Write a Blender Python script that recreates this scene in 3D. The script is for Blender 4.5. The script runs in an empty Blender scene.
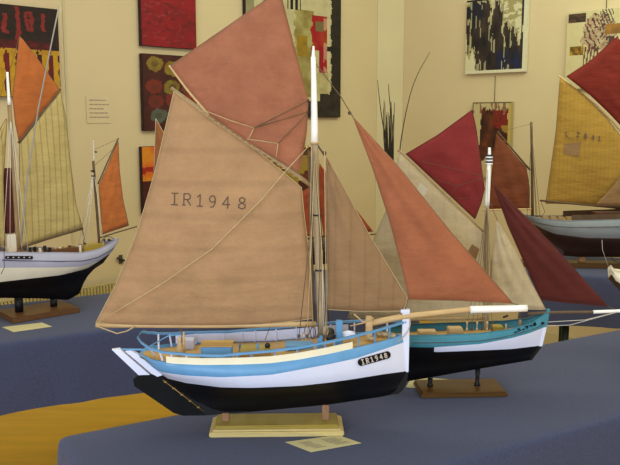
import bpy, bmesh, math, random
from math import sin, cos, pi, radians, sqrt, tan, atan2
from mathutils import Vector, Matrix
from mathutils.bvhtree import BVHTree

SC = bpy.context.scene
COL = SC.collection
rnd = random.Random(7)

# ------------------------------------------------------------------ camera
FPX = 800.0
PITCH = radians(8.15)
CAM = Vector((0, 0, 1.5))
FWD = Vector((0, cos(PITCH), -sin(PITCH)))
UP = Vector((0, sin(PITCH), cos(PITCH)))
RIGHT = Vector((1, 0, 0))

def ray(px, py):
    return (FWD + RIGHT * ((px - 310) / FPX) - UP * ((py - 232.5) / FPX)).normalized()

def at_z(px, py, z):
    d = ray(px, py)
    return CAM + d * ((z - CAM.z) / d.z)

def at_y(px, py, Y):
    d = ray(px, py)
    return CAM + d * (Y / d.y)

def at_plane(px, py, p0, n):
    d = ray(px, py)
    return CAM + d * ((p0 - CAM).dot(n) / d.dot(n))

def proj(p):
    v = p - CAM
    dz = v.dot(FWD)
    return 310 + FPX * v.x / dz, 232.5 - FPX * v.dot(UP) / dz

cd = bpy.data.cameras.new('camera')
cam = bpy.data.objects.new('camera', cd)
COL.objects.link(cam)
cam.location = CAM
cam.rotation_euler = (pi / 2 - PITCH, 0, 0)
cd.sensor_width = 36
cd.lens = FPX * 36 / 620
cd.clip_start = 0.05
cd.dof.use_dof = False
SC.camera = cam

# ------------------------------------------------------------------ materials
def s2l(c):
    return tuple(((x / 255) / 12.92 if x / 255 <= 0.04045 else ((x / 255 + 0.055) / 1.055) ** 2.4) for x in c)

def mat(name, rgb, rough=0.6, var=0.10, scale=30, bump=0.0, bscale=200, spec=0.4, sheen=0.0, trans=0.0,
        metal=0.0, stretch=(1, 1, 1), kind='noise', second=None, mixfac=0.5, coat=0.0):
    m = bpy.data.materials.new(name)
    m.use_nodes = True
    nt = m.node_tree
    N = nt.nodes
    L = nt.links
    b = N['Principled BSDF']
    c = s2l(rgb)
    tc = N.new('ShaderNodeTexCoord')
    mp = N.new('ShaderNodeMapping')
    mp.inputs['Scale'].default_value = stretch
    L.new(tc.outputs['Object'], mp.inputs['Vector'])
    if kind == 'wave':
        t = N.new('ShaderNodeTexWave')
        t.inputs['Scale'].default_value = scale
        t.inputs['Distortion'].default_value = 3
        t.inputs['Detail'].default_value = 3
        t.inputs['Detail Scale'].default_value = 2
    else:
        t = N.new('ShaderNodeTexNoise')
        t.inputs['Scale'].default_value = scale
        t.inputs['Detail'].default_value = 6
    L.new(mp.outputs['Vector'], t.inputs['Vector'])
    ramp = N.new('ShaderNodeValToRGB')
    lo = second and s2l(second) or tuple(x * (1 - var * 1.6) for x in c)
    hi = c if second else tuple(min(1, x * (1 + var * 1.6)) for x in c)
    ramp.color_ramp.elements[0].position = 0.3
    ramp.color_ramp.elements[1].position = 0.7
    ramp.color_ramp.elements[0].color = (*lo, 1)
    ramp.color_ramp.elements[1].color = (*hi, 1)
    L.new(t.outputs[0], ramp.inputs['Fac'])
    L.new(ramp.outputs['Color'], b.inputs['Base Color'])
    b.inputs['Roughness'].default_value = rough
    b.inputs['Metallic'].default_value = metal
    b.inputs['Specular IOR Level'].default_value = spec
    b.inputs['Sheen Weight'].default_value = sheen
    b.inputs['Coat Weight'].default_value = coat
    if bump:
        t2 = N.new('ShaderNodeTexNoise')
        t2.inputs['Scale'].default_value = bscale
        t2.inputs['Detail'].default_value = 4
        L.new(tc.outputs['Object'], t2.inputs['Vector'])
        bp = N.new('ShaderNodeBump')
        bp.inputs['Strength'].default_value = bump
        bp.inputs['Distance'].default_value = 0.002
        L.new(t2.outputs[0], bp.inputs['Height'])
        L.new(bp.outputs['Normal'], b.inputs['Normal'])
    if trans:
        tr = N.new('ShaderNodeBsdfTranslucent')
        L.new(ramp.outputs['Color'], tr.inputs['Color'])
        mx = N.new('ShaderNodeMixShader')
        mx.inputs['Fac'].default_value = trans
        out = N['Material Output']
        L.new(b.outputs[0], mx.inputs[1])
        L.new(tr.outputs[0], mx.inputs[2])
        L.new(mx.outputs[0], out.inputs['Surface'])
    return m

def sail_mat(name, rgb, stripe=0.0, sscale=40, var=0.05, seam=None, vertical=True):
    """cloth: woven colour variation, faint panel seams across the sail, soft creases."""
    m = bpy.data.materials.new(name)
    m.use_nodes = True
    nt = m.node_tree; N = nt.nodes; L = nt.links
    b = N['Principled BSDF']
    c = s2l(rgb)
    tc = N.new('ShaderNodeTexCoord')
    n1 = N.new('ShaderNodeTexNoise'); n1.inputs['Scale'].default_value = 13; n1.inputs['Detail'].default_value = 8
    n1.inputs['Roughness'].default_value = 0.7
    L.new(tc.outputs['Object'], n1.inputs['Vector'])
    r = N.new('ShaderNodeValToRGB')
    r.color_ramp.elements[0].position = 0.3; r.color_ramp.elements[1].position = 0.7
    r.color_ramp.elements[0].color = (*[x * (1 - var * 1.8) for x in c], 1)
    r.color_ramp.elements[1].color = (*[min(1, x * (1 + var * 1.8)) for x in c], 1)
    L.new(n1.outputs[0], r.inputs['Fac'])
    # fine weave
    n2 = N.new('ShaderNodeTexNoise'); n2.inputs['Scale'].default_value = 420; n2.inputs['Detail'].default_value = 2
    L.new(tc.outputs['Object'], n2.inputs['Vector'])
    mx = N.new('ShaderNodeMix'); mx.data_type = 'RGBA'; mx.blend_type = 'OVERLAY'; mx.inputs[0].default_value = 0.16
    L.new(r.outputs['Color'], mx.inputs[6]); L.new(n2.outputs[0], mx.inputs[7])
    col = mx.outputs[2]
    if stripe:
        w = N.new('ShaderNodeTexWave'); w.inputs['Scale'].default_value = sscale
        w.bands_direction = 'X' if vertical else 'Z'
        w.inputs['Distortion'].default_value = 0.6; w.inputs['Detail'].default_value = 1
        L.new(tc.outputs['Object'], w.inputs['Vector'])
        rr = N.new('ShaderNodeValToRGB')
        rr.color_ramp.elements[0].position = 0.0; rr.color_ramp.elements[1].position = 0.18
        rr.color_ramp.elements[0].color = (1 - stripe,) * 3 + (1,); rr.color_ramp.elements[1].color = (1, 1, 1, 1)
        L.new(w.outputs[0], rr.inputs['Fac'])
        m2 = N.new('ShaderNodeMix'); m2.data_type = 'RGBA'; m2.blend_type = 'MULTIPLY'; m2.inputs[0].default_value = 1
        L.new(col, m2.inputs[6]); L.new(rr.outputs[0], m2.inputs[7])
        col = m2.outputs[2]
    L.new(col, b.inputs['Base Color'])
    b.inputs['Roughness'].default_value = 0.85
    b.inputs['Specular IOR Level'].default_value = 0.15
    b.inputs['Sheen Weight'].default_value = 0.08
    n3 = N.new('ShaderNodeTexNoise'); n3.inputs['Scale'].default_value = 14; n3.inputs['Detail'].default_value = 3
    mp = N.new('ShaderNodeMapping'); mp.inputs['Scale'].default_value = (0.6, 1, 1.6); mp.inputs['Rotation'].default_value = (0, 0.5, 0)
    L.new(tc.outputs['Object'], mp.inputs['Vector']); L.new(mp.outputs[0], n3.inputs['Vector'])
    bp = N.new('ShaderNodeBump'); bp.inputs['Strength'].default_value = 0.6; bp.inputs['Distance'].default_value = 0.014
    L.new(n3.outputs[0], bp.inputs['Height']); L.new(bp.outputs[0], b.inputs['Normal'])
    tr = N.new('ShaderNodeBsdfTranslucent'); L.new(col, tr.inputs['Color'])
    ms = N.new('ShaderNodeMixShader'); ms.inputs[0].default_value = 0.12
    L.new(b.outputs[0], ms.inputs[1]); L.new(tr.outputs[0], ms.inputs[2])
    L.new(ms.outputs[0], N['Material Output'].inputs['Surface'])
    return m

def paint_mat(name):
    m = bpy.data.materials.new(name)
    m.use_nodes = True
    nt = m.node_tree; N = nt.nodes; L = nt.links
    b = N['Principled BSDF']
    a = N.new('ShaderNodeAttribute'); a.attribute_name = 'pigment'
    L.new(a.outputs['Color'], b.inputs['Base Color'])
    n = N.new('ShaderNodeTexNoise'); n.inputs['Scale'].default_value = 90; n.inputs['Detail'].default_value = 6
    tc = N.new('ShaderNodeTexCoord'); L.new(tc.outputs['Object'], n.inputs['Vector'])
    bp = N.new('ShaderNodeBump'); bp.inputs['Strength'].default_value = 0.4; bp.inputs['Distance'].default_value = 0.003
    L.new(n.outputs[0], bp.inputs['Height']); L.new(bp.outputs[0], b.inputs['Normal'])
    b.inputs['Roughness'].default_value = 0.6
    b.inputs['Specular IOR Level'].default_value = 0.25
    return m

M = {}
M['wall'] = mat('wall_plaster', (205, 186, 148), 0.9, 0.015, 3, 0.1, 60, 0.1)
M['column'] = mat('corner_plaster', (201, 187, 149), 0.9, 0.015, 3, 0.1, 60, 0.1)
M['trim'] = mat('joint_strip', (190, 178, 138), 0.8, 0.02, 3)
M['floor'] = mat('ochre_wood_floor', (206, 161, 51), 0.45, 0.06, 2.2, 0.1, 40, 0.35, stretch=(1, 8, 1))
M['ribbed'] = mat('ribbed_metal', (178, 162, 106), 0.6, 0.05, 20)
M['cloth'] = mat('blue_cloth', (66, 71, 98), 0.95, 0.07, 160, 0.3, 300, 0.08, sheen=0.12)
M['table'] = mat('table_laminate', (120, 105, 85), 0.5, 0.05, 10)
M['leg_green'] = mat('dark_green_metal', (18, 42, 32), 0.4, 0.05, 10)
M['white'] = mat('white_paint', (220, 224, 246), 0.35, 0.015, 20, coat=0.2)
M['mastwhite'] = mat('mast_white', (245, 244, 240), 0.4, 0.01, 20)
M['cream'] = mat('cream_paint', (238, 229, 200), 0.45, 0.03, 20)
M['blue'] = mat('light_blue_paint', (97, 152, 198), 0.4, 0.04, 30)
M['black'] = mat('black_paint', (14, 14, 17), 0.5, 0.2, 15, spec=0.25)
M['blackm'] = mat('dull_black_rudder', (14, 15, 16), 0.7, 0.2, 20, spec=0.15)
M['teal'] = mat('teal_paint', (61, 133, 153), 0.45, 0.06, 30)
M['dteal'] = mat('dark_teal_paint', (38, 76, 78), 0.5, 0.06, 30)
M['grey'] = mat('blue_grey_paint', (164, 163, 186), 0.45, 0.03, 20)
M['grey4'] = mat('slate_blue_paint', (118, 124, 134), 0.5, 0.03, 20)
M['creamhull'] = mat('cream_hull_paint', (221, 213, 195), 0.45, 0.02, 20)
M['brownhull'] = mat('dark_brown_hull', (58, 38, 34), 0.5, 0.1, 20)
M['redbrown'] = mat('redbrown_wood', (84, 44, 36), 0.55, 0.1, 30)
M['deck'] = mat('tan_deck', (186, 150, 88), 0.55, 0.10, 60, stretch=(0.3, 6, 1), kind='noise')
M['wood'] = mat('light_wood', (196, 164, 116), 0.5, 0.08, 40, stretch=(0.4, 4, 4))
M['spar'] = mat('spar_wood', (150, 124, 86), 0.5, 0.10, 40, stretch=(2, 2, 0.5))
M['mast'] = mat('mast_wood', (160, 140, 108), 0.5, 0.10, 60, stretch=(3, 3, 0.5))
M['darkwood'] = mat('dark_wood', (84, 62, 40), 0.5, 0.12, 40)
M['post'] = mat('post_wood', (150, 108, 74), 0.5, 0.10, 60)
M['gold'] = mat('yellow_varnished_wood', (160, 137, 55), 0.35, 0.05, 30, stretch=(0.3, 5, 5), coat=0.3)
M['goldl'] = mat('pale_oak_moulding', (206, 184, 122), 0.4, 0.07, 60, stretch=(0.3, 5, 5))
M['brown'] = mat('brown_varnished_wood', (88, 58, 19), 0.4, 0.08, 30, stretch=(0.4, 5, 5))
M['brown3'] = mat('chestnut_wood', (98, 64, 36), 0.45, 0.08, 30, stretch=(0.4, 5, 5))
M['rope'] = mat('pale_rope', (182, 160, 120), 0.8, 0.08, 80)
M['drope'] = mat('dark_rope', (98, 80, 58), 0.8, 0.1, 80)
M['wrope'] = mat('whitish_rope', (206, 200, 190), 0.8, 0.05, 80)
M['paper'] = mat('cream_paper', (198, 188, 142), 0.8, 0.02, 10)
M['wpaper'] = mat('pale_notice_paper', (204, 185, 148), 0.8, 0.02, 10)
M['ink'] = mat('grey_ink', (150, 142, 118), 0.8, 0.02, 10)
M['mauve'] = mat('faded_mauve_ink', (158, 138, 118), 0.8, 0.02, 10)
M['dink'] = mat('dark_stencil_ink', (92, 70, 56), 0.8, 0.1, 60)
M['pink'] = mat('pale_letter', (206, 196, 186), 0.6, 0.02, 10)
M['wire'] = mat('steel_wire', (90, 84, 66), 0.5, 0.02, 10, metal=0.3)
M['brass'] = mat('brass', (176, 140, 76), 0.35, 0.05, 20, metal=0.6)
M['iron'] = mat('dark_iron', (32, 30, 30), 0.5, 0.1, 20)
M['twig'] = mat('dark_twig', (52, 42, 32), 0.8, 0.15, 60)
M['vase'] = mat('glazed_vase', (92, 70, 50), 0.3, 0.1, 10)
M['canvas_side'] = mat('canvas_edge', (205, 196, 168), 0.8, 0.03, 30)
M['canvas_dark'] = mat('painted_canvas_edge', (44, 22, 20), 0.7, 0.05, 30)
M['frame'] = mat('beige_frame', (166, 146, 98), 0.6, 0.05, 30)
M['paint'] = paint_mat('brushed_pigment')

M['s_tan'] = sail_mat('tan_sailcloth', (176, 139, 102), 0.10, 4.2, 0.07, vertical=False)
M['s_tan2'] = sail_mat('tan_sailcloth_fore', (151, 119, 86), 0.10, 9, 0.04)
M['s_pink'] = sail_mat('salmon_sailcloth', (164, 106, 80), 0.0, 8, 0.09)
M['s_orange'] = sail_mat('rust_sailcloth', (163, 100, 70), 0.0, 8, 0.08)
M['s_beige'] = sail_mat('beige_sailcloth', (198, 180, 144), 0.05, 10, 0.05)
M['s_maroon'] = sail_mat('maroon_sailcloth', (132, 47, 45), 0.0, 8, 0.09)
M['s_dmaroon'] = sail_mat('dark_maroon_sailcloth', (90, 39, 34), 0.0, 8, 0.07)
M['s_green'] = sail_mat('pale_olive_sailcloth', (190, 170, 111), 0.30, 13, 0.04)
M['s_org3'] = sail_mat('orange_sailcloth', (184, 106, 54), 0.0, 8, 0.07)
M['s_yellow'] = sail_mat('ochre_sailcloth', (162, 126, 56), 0.12, 16, 0.05)
M['s_maroon4'] = sail_mat('brick_red_sailcloth', (112, 36, 28), 0.0, 8, 0.08)
M['grspar'] = mat('pale_grey_spar', (150, 146, 140), 0.6, 0.05, 30)
M['s_brown'] = sail_mat('brown_sailcloth', (117, 63, 41), 0.0, 8, 0.09)
M['s_red5'] = sail_mat('redbrown_sailcloth', (150, 68, 40), 0.0, 8, 0.09)
M['s_brn5'] = sail_mat('tan_brown_sailcloth', (150, 96, 56), 0.0, 8, 0.09)
M['s_patch'] = sail_mat('patch_cloth', (140, 108, 74), 0.0, 8, 0.04)
M['s_patchw'] = sail_mat('white_patch_cloth', (206, 194, 170), 0.0, 8, 0.04)

# ------------------------------------------------------------------ mesh helpers
class MB:
    def __init__(s):
        s.v = []; s.f = []; s.m = []; s.smooth = []
    def add(s, vs, fs, mi=0, sm=False):
        o = len(s.v)
        s.v += [Vector(v) for v in vs]
        for f in fs:
            s.f.append([o + i for i in f]); s.m.append(mi); s.smooth.append(sm)
    def box(s, c, size, rot=None, mi=0, bevel=0.0):
        bm = bmesh.new()
        bmesh.ops.create_cube(bm, size=1)
        for v in bm.verts:
            v.co = Vector((v.co.x * size[0], v.co.y * size[1], v.co.z * size[2]))
        if bevel:
            bmesh.ops.bevel(bm, geom=bm.edges[:], offset=bevel, segments=2, affect='EDGES')
        R = rot if rot is not None else Matrix.Identity(3)
        vs = [R @ v.co + Vector(c) for v in bm.verts]
        bm.verts.index_update()
        fs = [[v.index for v in f.verts] for f in bm.faces]
        bm.free()
        s.add(vs, fs, mi)
    def tube(s, pts, r, seg=6, mi=0, r1=None, sm=True):
        pts = [Vector(p) for p in pts]
        n = len(pts)
        r1 = r if r1 is None else r1
        rings = []
        prev = None
        for i, p in enumerate(pts):
            if i == 0: t = pts[1] - p
            elif i == n - 1: t = p - pts[i - 1]
            else: t = pts[i + 1] - pts[i - 1]
            t.normalize()
            if prev is None:
                a = Vector((0, 0, 1)) if abs(t.z) < 0.9 else Vector((1, 0, 0))
                u = t.cross(a).normalized()
            else:
                u = (prev - t * prev.dot(t)).normalized()
            prev = u
            w = t.cross(u)
            rr = r + (r1 - r) * i / (n - 1)
            rings.append([p + (u * cos(2 * pi * k / seg) + w * sin(2 * pi * k / seg)) * rr for k in range(seg)])
        vs = [v for rg in rings for v in rg]
        fs = []
        for i in range(n - 1):
            for k in range(seg):
                a = i * seg + k; b = i * seg + (k + 1) % seg
                fs.append([a, b, b + seg, a + seg])
        fs.append(list(range(seg))[::-1]); fs.append([(n - 1) * seg + k for k in range(seg)])
        s.add(vs, fs, mi, sm)
    def lathe(s, c, prof, seg=14, axis='z', mi=0, sm=True):
        vs = []; fs = []
        for r, h in prof:
            for k in range(seg):
                a = 2 * pi * k / seg
                if axis == 'z': q = (r * cos(a), r * sin(a), h)
                elif axis == 'y': q = (r * cos(a), h, r * sin(a))
                else: q = (h, r * cos(a), r * sin(a))
                vs.append(Vector(q) + Vector(c))
        for i in range(len(prof) - 1):
            for k in range(seg):
                a = i * seg + k; b = i * seg + (k + 1) % seg
                fs.append([a, b, b + seg, a + seg])
        fs.append(list(range(seg))[::-1]); fs.append([(len(prof) - 1) * seg + k for k in range(seg)])
        s.add(vs, fs, mi, sm)
    def build(s, name, mats, parent=None, loc=None, rotz=0, smooth_all=None):
        me = bpy.data.meshes.new(name)
        me.from_pydata([tuple(v) for v in s.v], [], s.f)
        if not isinstance(mats, (list, tuple)): mats = [mats]
        for m in mats: me.materials.append(m)
        me.polygons.foreach_set('material_index', s.m)
        me.polygons.foreach_set('use_smooth', s.smooth)
        bm = bmesh.new(); bm.from_mesh(me)
        bmesh.ops.recalc_face_normals(bm, faces=bm.faces[:])
        bm.to_mesh(me); bm.free()
        o = bpy.data.objects.new(name, me)
        COL.objects.link(o)
        if parent is not None: o.parent = parent
        if loc is not None: o.location = loc
        o.rotation_euler = (0, 0, rotz)
        return o

def tag(o, label, cat, group=None):
    o['label'] = label; o['category'] = cat
    if group: o['group'] = group
    return o

def thing(name, label, cat, loc, rotz=0, group=None):
    o = bpy.data.objects.new(name, None)
    COL.objects.link(o)
    o.empty_display_size = 0.05
    o.location = loc; o.rotation_euler = (0, 0, rotz)
    return tag(o, label, cat, group)

def struct(o):
    o['kind'] = 'structure'
    return o

def resample(pl, n):
    pl = [Vector(p) for p in pl]
    if len(pl) == 1: return [pl[0].copy() for _ in range(n)]
    d = [0]
    for a, b in zip(pl, pl[1:]): d.append(d[-1] + (b - a).length)
    out = []
    for i in range(n):
        t = d[-1] * i / (n - 1)
        k = 0
        while k < len(pl) - 2 and d[k + 1] < t: k += 1
        u = (t - d[k]) / max(1e-9, d[k + 1] - d[k])
        out.append(pl[k].lerp(pl[k + 1], min(1, max(0, u))))
    return out

def smooth_poly(pl, it=2):
    for _ in range(it):
        out = [pl[0]]
        for a, b in zip(pl, pl[1:]):
            a = Vector(a); b = Vector(b)
            out += [a.lerp(b, 0.25), a.lerp(b, 0.75)]
        out.append(pl[-1]); pl = out
    return pl

def interp(poly, x):
    if x <= poly[0][0]: return poly[0][1]
    for (x0, y0), (x1, y1) in zip(poly, poly[1:]):
        if x <= x1: return y0 + (y1 - y0) * (x - x0) / (x1 - x0)
    return poly[-1][1]

# ------------------------------------------------------------------ glyphs drawn as strokes
GL = {
 'I': [[(.15, 1), (.85, 1)], [(.5, 1), (.5, 0)], [(.15, 0), (.85, 0)]],
 'R': [[(.15, 0), (.15, 1), (.65, 1), (.85, .85), (.85, .62), (.65, .5), (.15, .5)], [(.5, .5), (.9, 0)], [(0, 0), (.32, 0)]],
 '1': [[(.2, .8), (.5, 1), (.5, 0)], [(.2, 0), (.8, 0)]],
 '9': [[(.8, .7), (.7, .93), (.5, 1), (.25, .92), (.15, .7), (.25, .5), (.5, .42), (.75, .52), (.82, .75), (.78, .35), (.6, .05), (.3, 0)]],
 '4': [[(.7, 0), (.7, 1), (.12, .32), (.92, .32)]],
 '8': [[(.5, .52), (.22, .64), (.2, .86), (.5, 1), (.8, .86), (.78, .64), (.5, .52), (.15, .36), (.15, .12), (.5, 0), (.85, .12), (.85, .36), (.5, .52)]],
 'L': [[(.2, 1), (.2, 0), (.8, 0)]],
 '2': [[(.15, .8), (.35, 1), (.7, .97), (.85, .75), (.15, 0), (.9, 0)]],
 '6': [[(.8, .95), (.4, .9), (.15, .4), (.3, .05), (.7, .05), (.85, .3), (.7, .52), (.2, .45)]],
 '3': [[(.15, .9), (.5, 1), (.8, .8), (.5, .55), (.85, .28), (.5, 0), (.12, .12)]],
 '.': [[(.3, .0), (.5, .0)]],
}

def glyph_mesh(mb, ch, to3, px, py, w, h, rot, wid, mi=0):
    """ch centred at photo position; to3 maps the flat position to the sail or hull surface."""
    for st in GL[ch]:
        pts = []
        for a, b in st:
            x = (a - .5) * w; y = -(b - .5) * h
            pts.append(Vector((px + x * cos(rot) - y * sin(rot), py + x * sin(rot) + y * cos(rot), 0)))
        for a, b in zip(pts, pts[1:]):
            d = (b - a)
            if d.length < 1e-6: continue
            nrm = Vector((-d.y, d.x, 0)).normalized() * wid / 2
            e = d.normalized() * wid * .3
            q = [a - e - nrm, a - e + nrm, b + e + nrm, b + e - nrm]
            vs = [to3(p.x, p.y) for p in q]
            mb.add(vs, [[0, 1, 2, 3]], mi)

# ------------------------------------------------------------------ boat frame
class Frame:
    def __init__(s, name, label, loc, rotz, group=None, cat='model boat'):
        s.root = thing(name, label, cat, loc, rotz, group)
        s.Mx = Matrix.Translation(Vector(loc)) @ Matrix.Rotation(rotz, 4, 'Z')
        s.inv = s.Mx.inverted()
        s.o = s.inv @ CAM
    def dirl(s, px, py):
        return (s.inv.to_3x3() @ ray(px, py)).normalized()
    def P(s, px, py, yl=0.0):
        d = s.dirl(px, py)
        t = (yl - s.o.y) / d.y
        return s.o + d * t
    def pr(s, p):
        return proj(s.Mx @ Vector(p))
    def hit(s, bvh, px, py, off=0.0012):
        d = s.dirl(px, py)
        r = bvh.ray_cast(s.o, d)
        if r[0] is None: return s.P(px, py)
        return r[0] - d * off

def bshape(t, a, p, q, r):
    if t < a: return max(0.0, 1 - ((a - t) / a) ** p) ** q
    return max(0.0, 1 - ((t - a) / (1 - a)) ** r) ** 0.9

def level(F, poly, B, sh, N=41, bow=1):
    """stations along one painted line of the hull, near side (y<0); bow=-1 when the bow points to -x"""
    x0 = F.P(*poly[0]).x; x1 = F.P(*poly[-1]).x
    out = []
    for i in range(N):
        t = .5 - .5 * cos(pi * i / (N - 1))
        t = t * .75 + (i / (N - 1)) * .25
        x = x0 + (x1 - x0) * t
        b = B * bshape(t if bow > 0 else 1 - t, *sh)
        b = max(b, 0.0022)
        z = 0.2
        for _ in range(5):
            px, py_ = F.pr((x, -b, z))
            py = interp(poly, px)
            z = F.P(px, py, -b).z
        out.append(Vector((x, -b, z)))
    return out

def mirror_pts(l): return [Vector((p.x, -p.y, p.z)) for p in l]

def hull_mesh(F, levels, mats, face_mat, thick=0.004, name='hull'):
    """levels from keel up; each a list of Vectors on the near side."""
    mb = MB()
    N = len(levels[0])
    for side in (1, -1):
        vs = []
        for lv in levels:
            vs += [Vector((p.x, p.y * side, p.z)) for p in lv]
        for k in range(len(levels) - 1):
            for i in range(N - 1):
                a = k * N + i
                mb.add([vs[a], vs[a + 1], vs[a + 1 + N], vs[a + N]], [[0, 1, 2, 3]], face_mat(k, levels[k][i]), True)
    # keel bottom
    for i in range(N - 1):
        a, b = levels[0][i], levels[0][i + 1]
        mb.add([a, b, Vector((b.x, -b.y, b.z)), Vector((a.x, -a.y, a.z))], [[0, 1, 2, 3]], face_mat(0, a), False)
    # stem and stern faces
    for e in (0, N - 1):
        for k in range(len(levels) - 1):
            a = levels[k][e]; b = levels[k + 1][e]
            mb.add([a, b, Vector((b.x, -b.y, b.z)), Vector((a.x, -a.y, a.z))], [[0, 1, 2, 3]], face_mat(k, a), False)
    me = bpy.data.meshes.new(name)
    me.from_pydata([tuple(v) for v in mb.v], [], mb.f)
    for m in mats: me.materials.append(m)
    me.polygons.foreach_set('material_index', mb.m)
    me.polygons.foreach_set('use_smooth', mb.smooth)
    bm = bmesh.new(); bm.from_mesh(me)
    bmesh.ops.remove_doubles(bm, verts=bm.verts[:], dist=0.00005)
    bmesh.ops.recalc_face_normals(bm, faces=bm.faces[:])
    # make sure they point outwards
    s_ = 0
    for f in bm.faces:
        c = f.calc_center_median(); s_ += f.normal.y * (1 if c.y > 0 else -1) * f.calc_area()
    if s_ < 0:
        bmesh.ops.reverse_faces(bm, faces=bm.faces[:])
    bm.to_mesh(me)
    bvh = BVHTree.FromBMesh(bm)
    bm.free()
    o = bpy.data.objects.new(name, me); COL.objects.link(o); o.parent = F.root
    if thick:
        md = o.modifiers.new('planking', 'SOLIDIFY'); md.thickness = thick; md.offset = -1
    return o, bvh

def lerp_level(a, b, f, bf, xf=None):
    xf = f if xf is None else xf
    return [Vector((p.x + (q.x - p.x) * xf, p.y + (q.y - p.y) * bf, p.z + (q.z - p.z) * f)) for p, q in zip(a, b)]

def deck_mesh(F, lv, drop, inset, m, name='deck'):
    mb = MB()
    N = len(lv)
    near = [Vector((p.x, min(-.001, p.y + inset), p.z - drop)) for p in lv]
    th = 0.003
    for dz in (0, -th):
        vs = near + mirror_pts(near)
        vs = [v + Vector((0, 0, dz)) for v in vs]
        mb.add(vs, [[i, i + 1, N + i + 1, N + i] for i in range(N - 1)])
    return mb.build(name, m, F.root)

def ribbon(F, lv, z0, z1, thick, m, name, i0=0, i1=None, side=1, parent=None, inset=0.0):
    """a plank standing on a line of the hull, from height z0 to z1 above it"""
    i1 = len(lv) if i1 is None else i1
    mb = MB()
    pts = lv[i0:i1]
    n = len(pts)
    vs = []
    for p in pts:
        y = (p.y + inset) * side
        s_ = 1 if y > 0 else -1
        for dy, dz in ((0, z0), (0, z1), (-thick * s_, z1), (-thick * s_, z0)):
            vs.append(Vector((p.x, y + dy, p.z + dz)))
    fs = []
    for i in range(n - 1):
        for k in range(4):
            a = i * 4 + k; b = i * 4 + (k + 1) % 4
            fs.append([a, b, b + 4, a + 4])
    fs.append([0, 1, 2, 3]); fs.append([(n - 1) * 4 + k for k in (3, 2, 1, 0)])
    mb.add(vs, fs, 0, False)
    return mb.build(name, m, parent or F.root)

def sail(F, name, m, e_bottom, e_top, e_left, e_right, camber=0.02, n=26, yl=0.0, side=-1, ripple=0.0028, seed=0, parent=None, bolt=None, folds=None):
    """edges: photo polylines. bottom & top run left->right, left & right run bottom->top."""
    rr = random.Random(seed)
    f1, f2, p1, p2 = rr.uniform(5, 9), rr.uniform(7, 12), rr.uniform(0, 6), rr.uniform(0, 6)
    def c3(pl): return resample([F.P(x, y, yl) for x, y in pl], n)
    B, T, L, R = c3(e_bottom), c3(e_top), c3(e_left), c3(e_right)
    vs = []
    for j in range(n):
        v = j / (n - 1)
        for i in range(n):
            u = i / (n - 1)
            p = (B[i] * (1 - v) + T[i] * v + L[j] * (1 - u) + R[j] * u
                 - (B[0] * (1 - u) * (1 - v) + B[-1] * u * (1 - v) + T[0] * (1 - u) * v + T[-1] * u * v))
            w = max(0, sin(pi * u)) ** .7 * max(0, sin(pi * v)) ** .7
            y = side * camber * w + ripple * w ** .5 * (sin(f1 * (u + .6 * v) * 2 + p1) + .6 * sin(f2 * (v - .5 * u) * 2 + p2))
            if folds: y += folds[1] * w ** .6 * abs(sin(folds[0] * (v + .25 * u * u))) * (1 - .5 * u)
            vs.append(Vector((p.x, p.y + y, p.z)))
    fs = []
    for j in range(n - 1):
        for i in range(n - 1):
            a = j * n + i
            fs.append([a, a + 1, a + 1 + n, a + n])
    mb = MB(); mb.add(vs, fs, 0, True)
    me = bpy.data.meshes.new(name)
    me.from_pydata([tuple(v) for v in vs], [], fs)
    me.materials.append(m)
    bm = bmesh.new(); bm.from_mesh(me)
    bmesh.ops.remove_doubles(bm, verts=bm.verts[:], dist=0.0001)
    bmesh.ops.dissolve_degenerate(bm, dist=0.00005, edges=bm.edges[:])
    bmesh.ops.recalc_face_normals(bm, faces=bm.faces[:])
    for f in bm.faces: f.smooth = True
    bm.to_mesh(me); bvh = BVHTree.FromBMesh(bm); bm.free()
    o = bpy.data.objects.new(name, me); COL.objects.link(o); o.parent = parent or F.root
    md = o.modifiers.new('cloth_thickness', 'SOLIDIFY'); md.thickness = 0.0009; md.offset = 0
    # bolt rope round the edge
    if bolt:
        loop = B + R[1:] + T[::-1][1:] + L[::-1][1:]
        q = [loop[0]]
        for p in loop[1:]:
            if (p - q[-1]).length > 0.002: q.append(p)
        b2 = MB(); b2.tube(q, 0.0011, 5)
        b2.build('bolt_rope', bolt, o)
    return o, bvh

def rope(F, pts, r, m, name='rope', parent=None, ys=None, sm=0, sag=0.0):
    P3 = []
    for i, q in enumerate(pts):
        yl = q[2] if len(q) > 2 else (ys if ys is not None else 0.0)
        P3.append(F.P(q[0], q[1], yl))
    if sm: P3 = smooth_poly(P3, sm)
    if sag:
        P3 = resample(P3, 12)
        for i, p in enumerate(P3): p.z -= sag * sin(pi * i / 11)
    mb = MB(); mb.tube(P3, r, 6)
    return mb.build(name, m, parent or F.root)

def spar(F, pts, r0, r1, m, name, yl=0.0, parent=None, seg=10):
    P3 = [F.P(x, y, yl) for x, y in pts]
    mb = MB(); mb.tube(resample(P3, 8), r0, seg, r1=r1)
    return mb.build(name, m, parent or F.root)

def block(F, px, py, yl, r, m, name='pulley_block', parent=None):
    mb = MB(); p = F.P(px, py, yl)
    mb.lathe(p + Vector((0, -r * .4, 0)), [(r * .2, 0), (r * .8, r * .1), (r, r * .4), (r * .8, r * .7), (r * .2, r * .8)], 10, 'y')
    return mb.build(name, m, parent or F.root)

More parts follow.
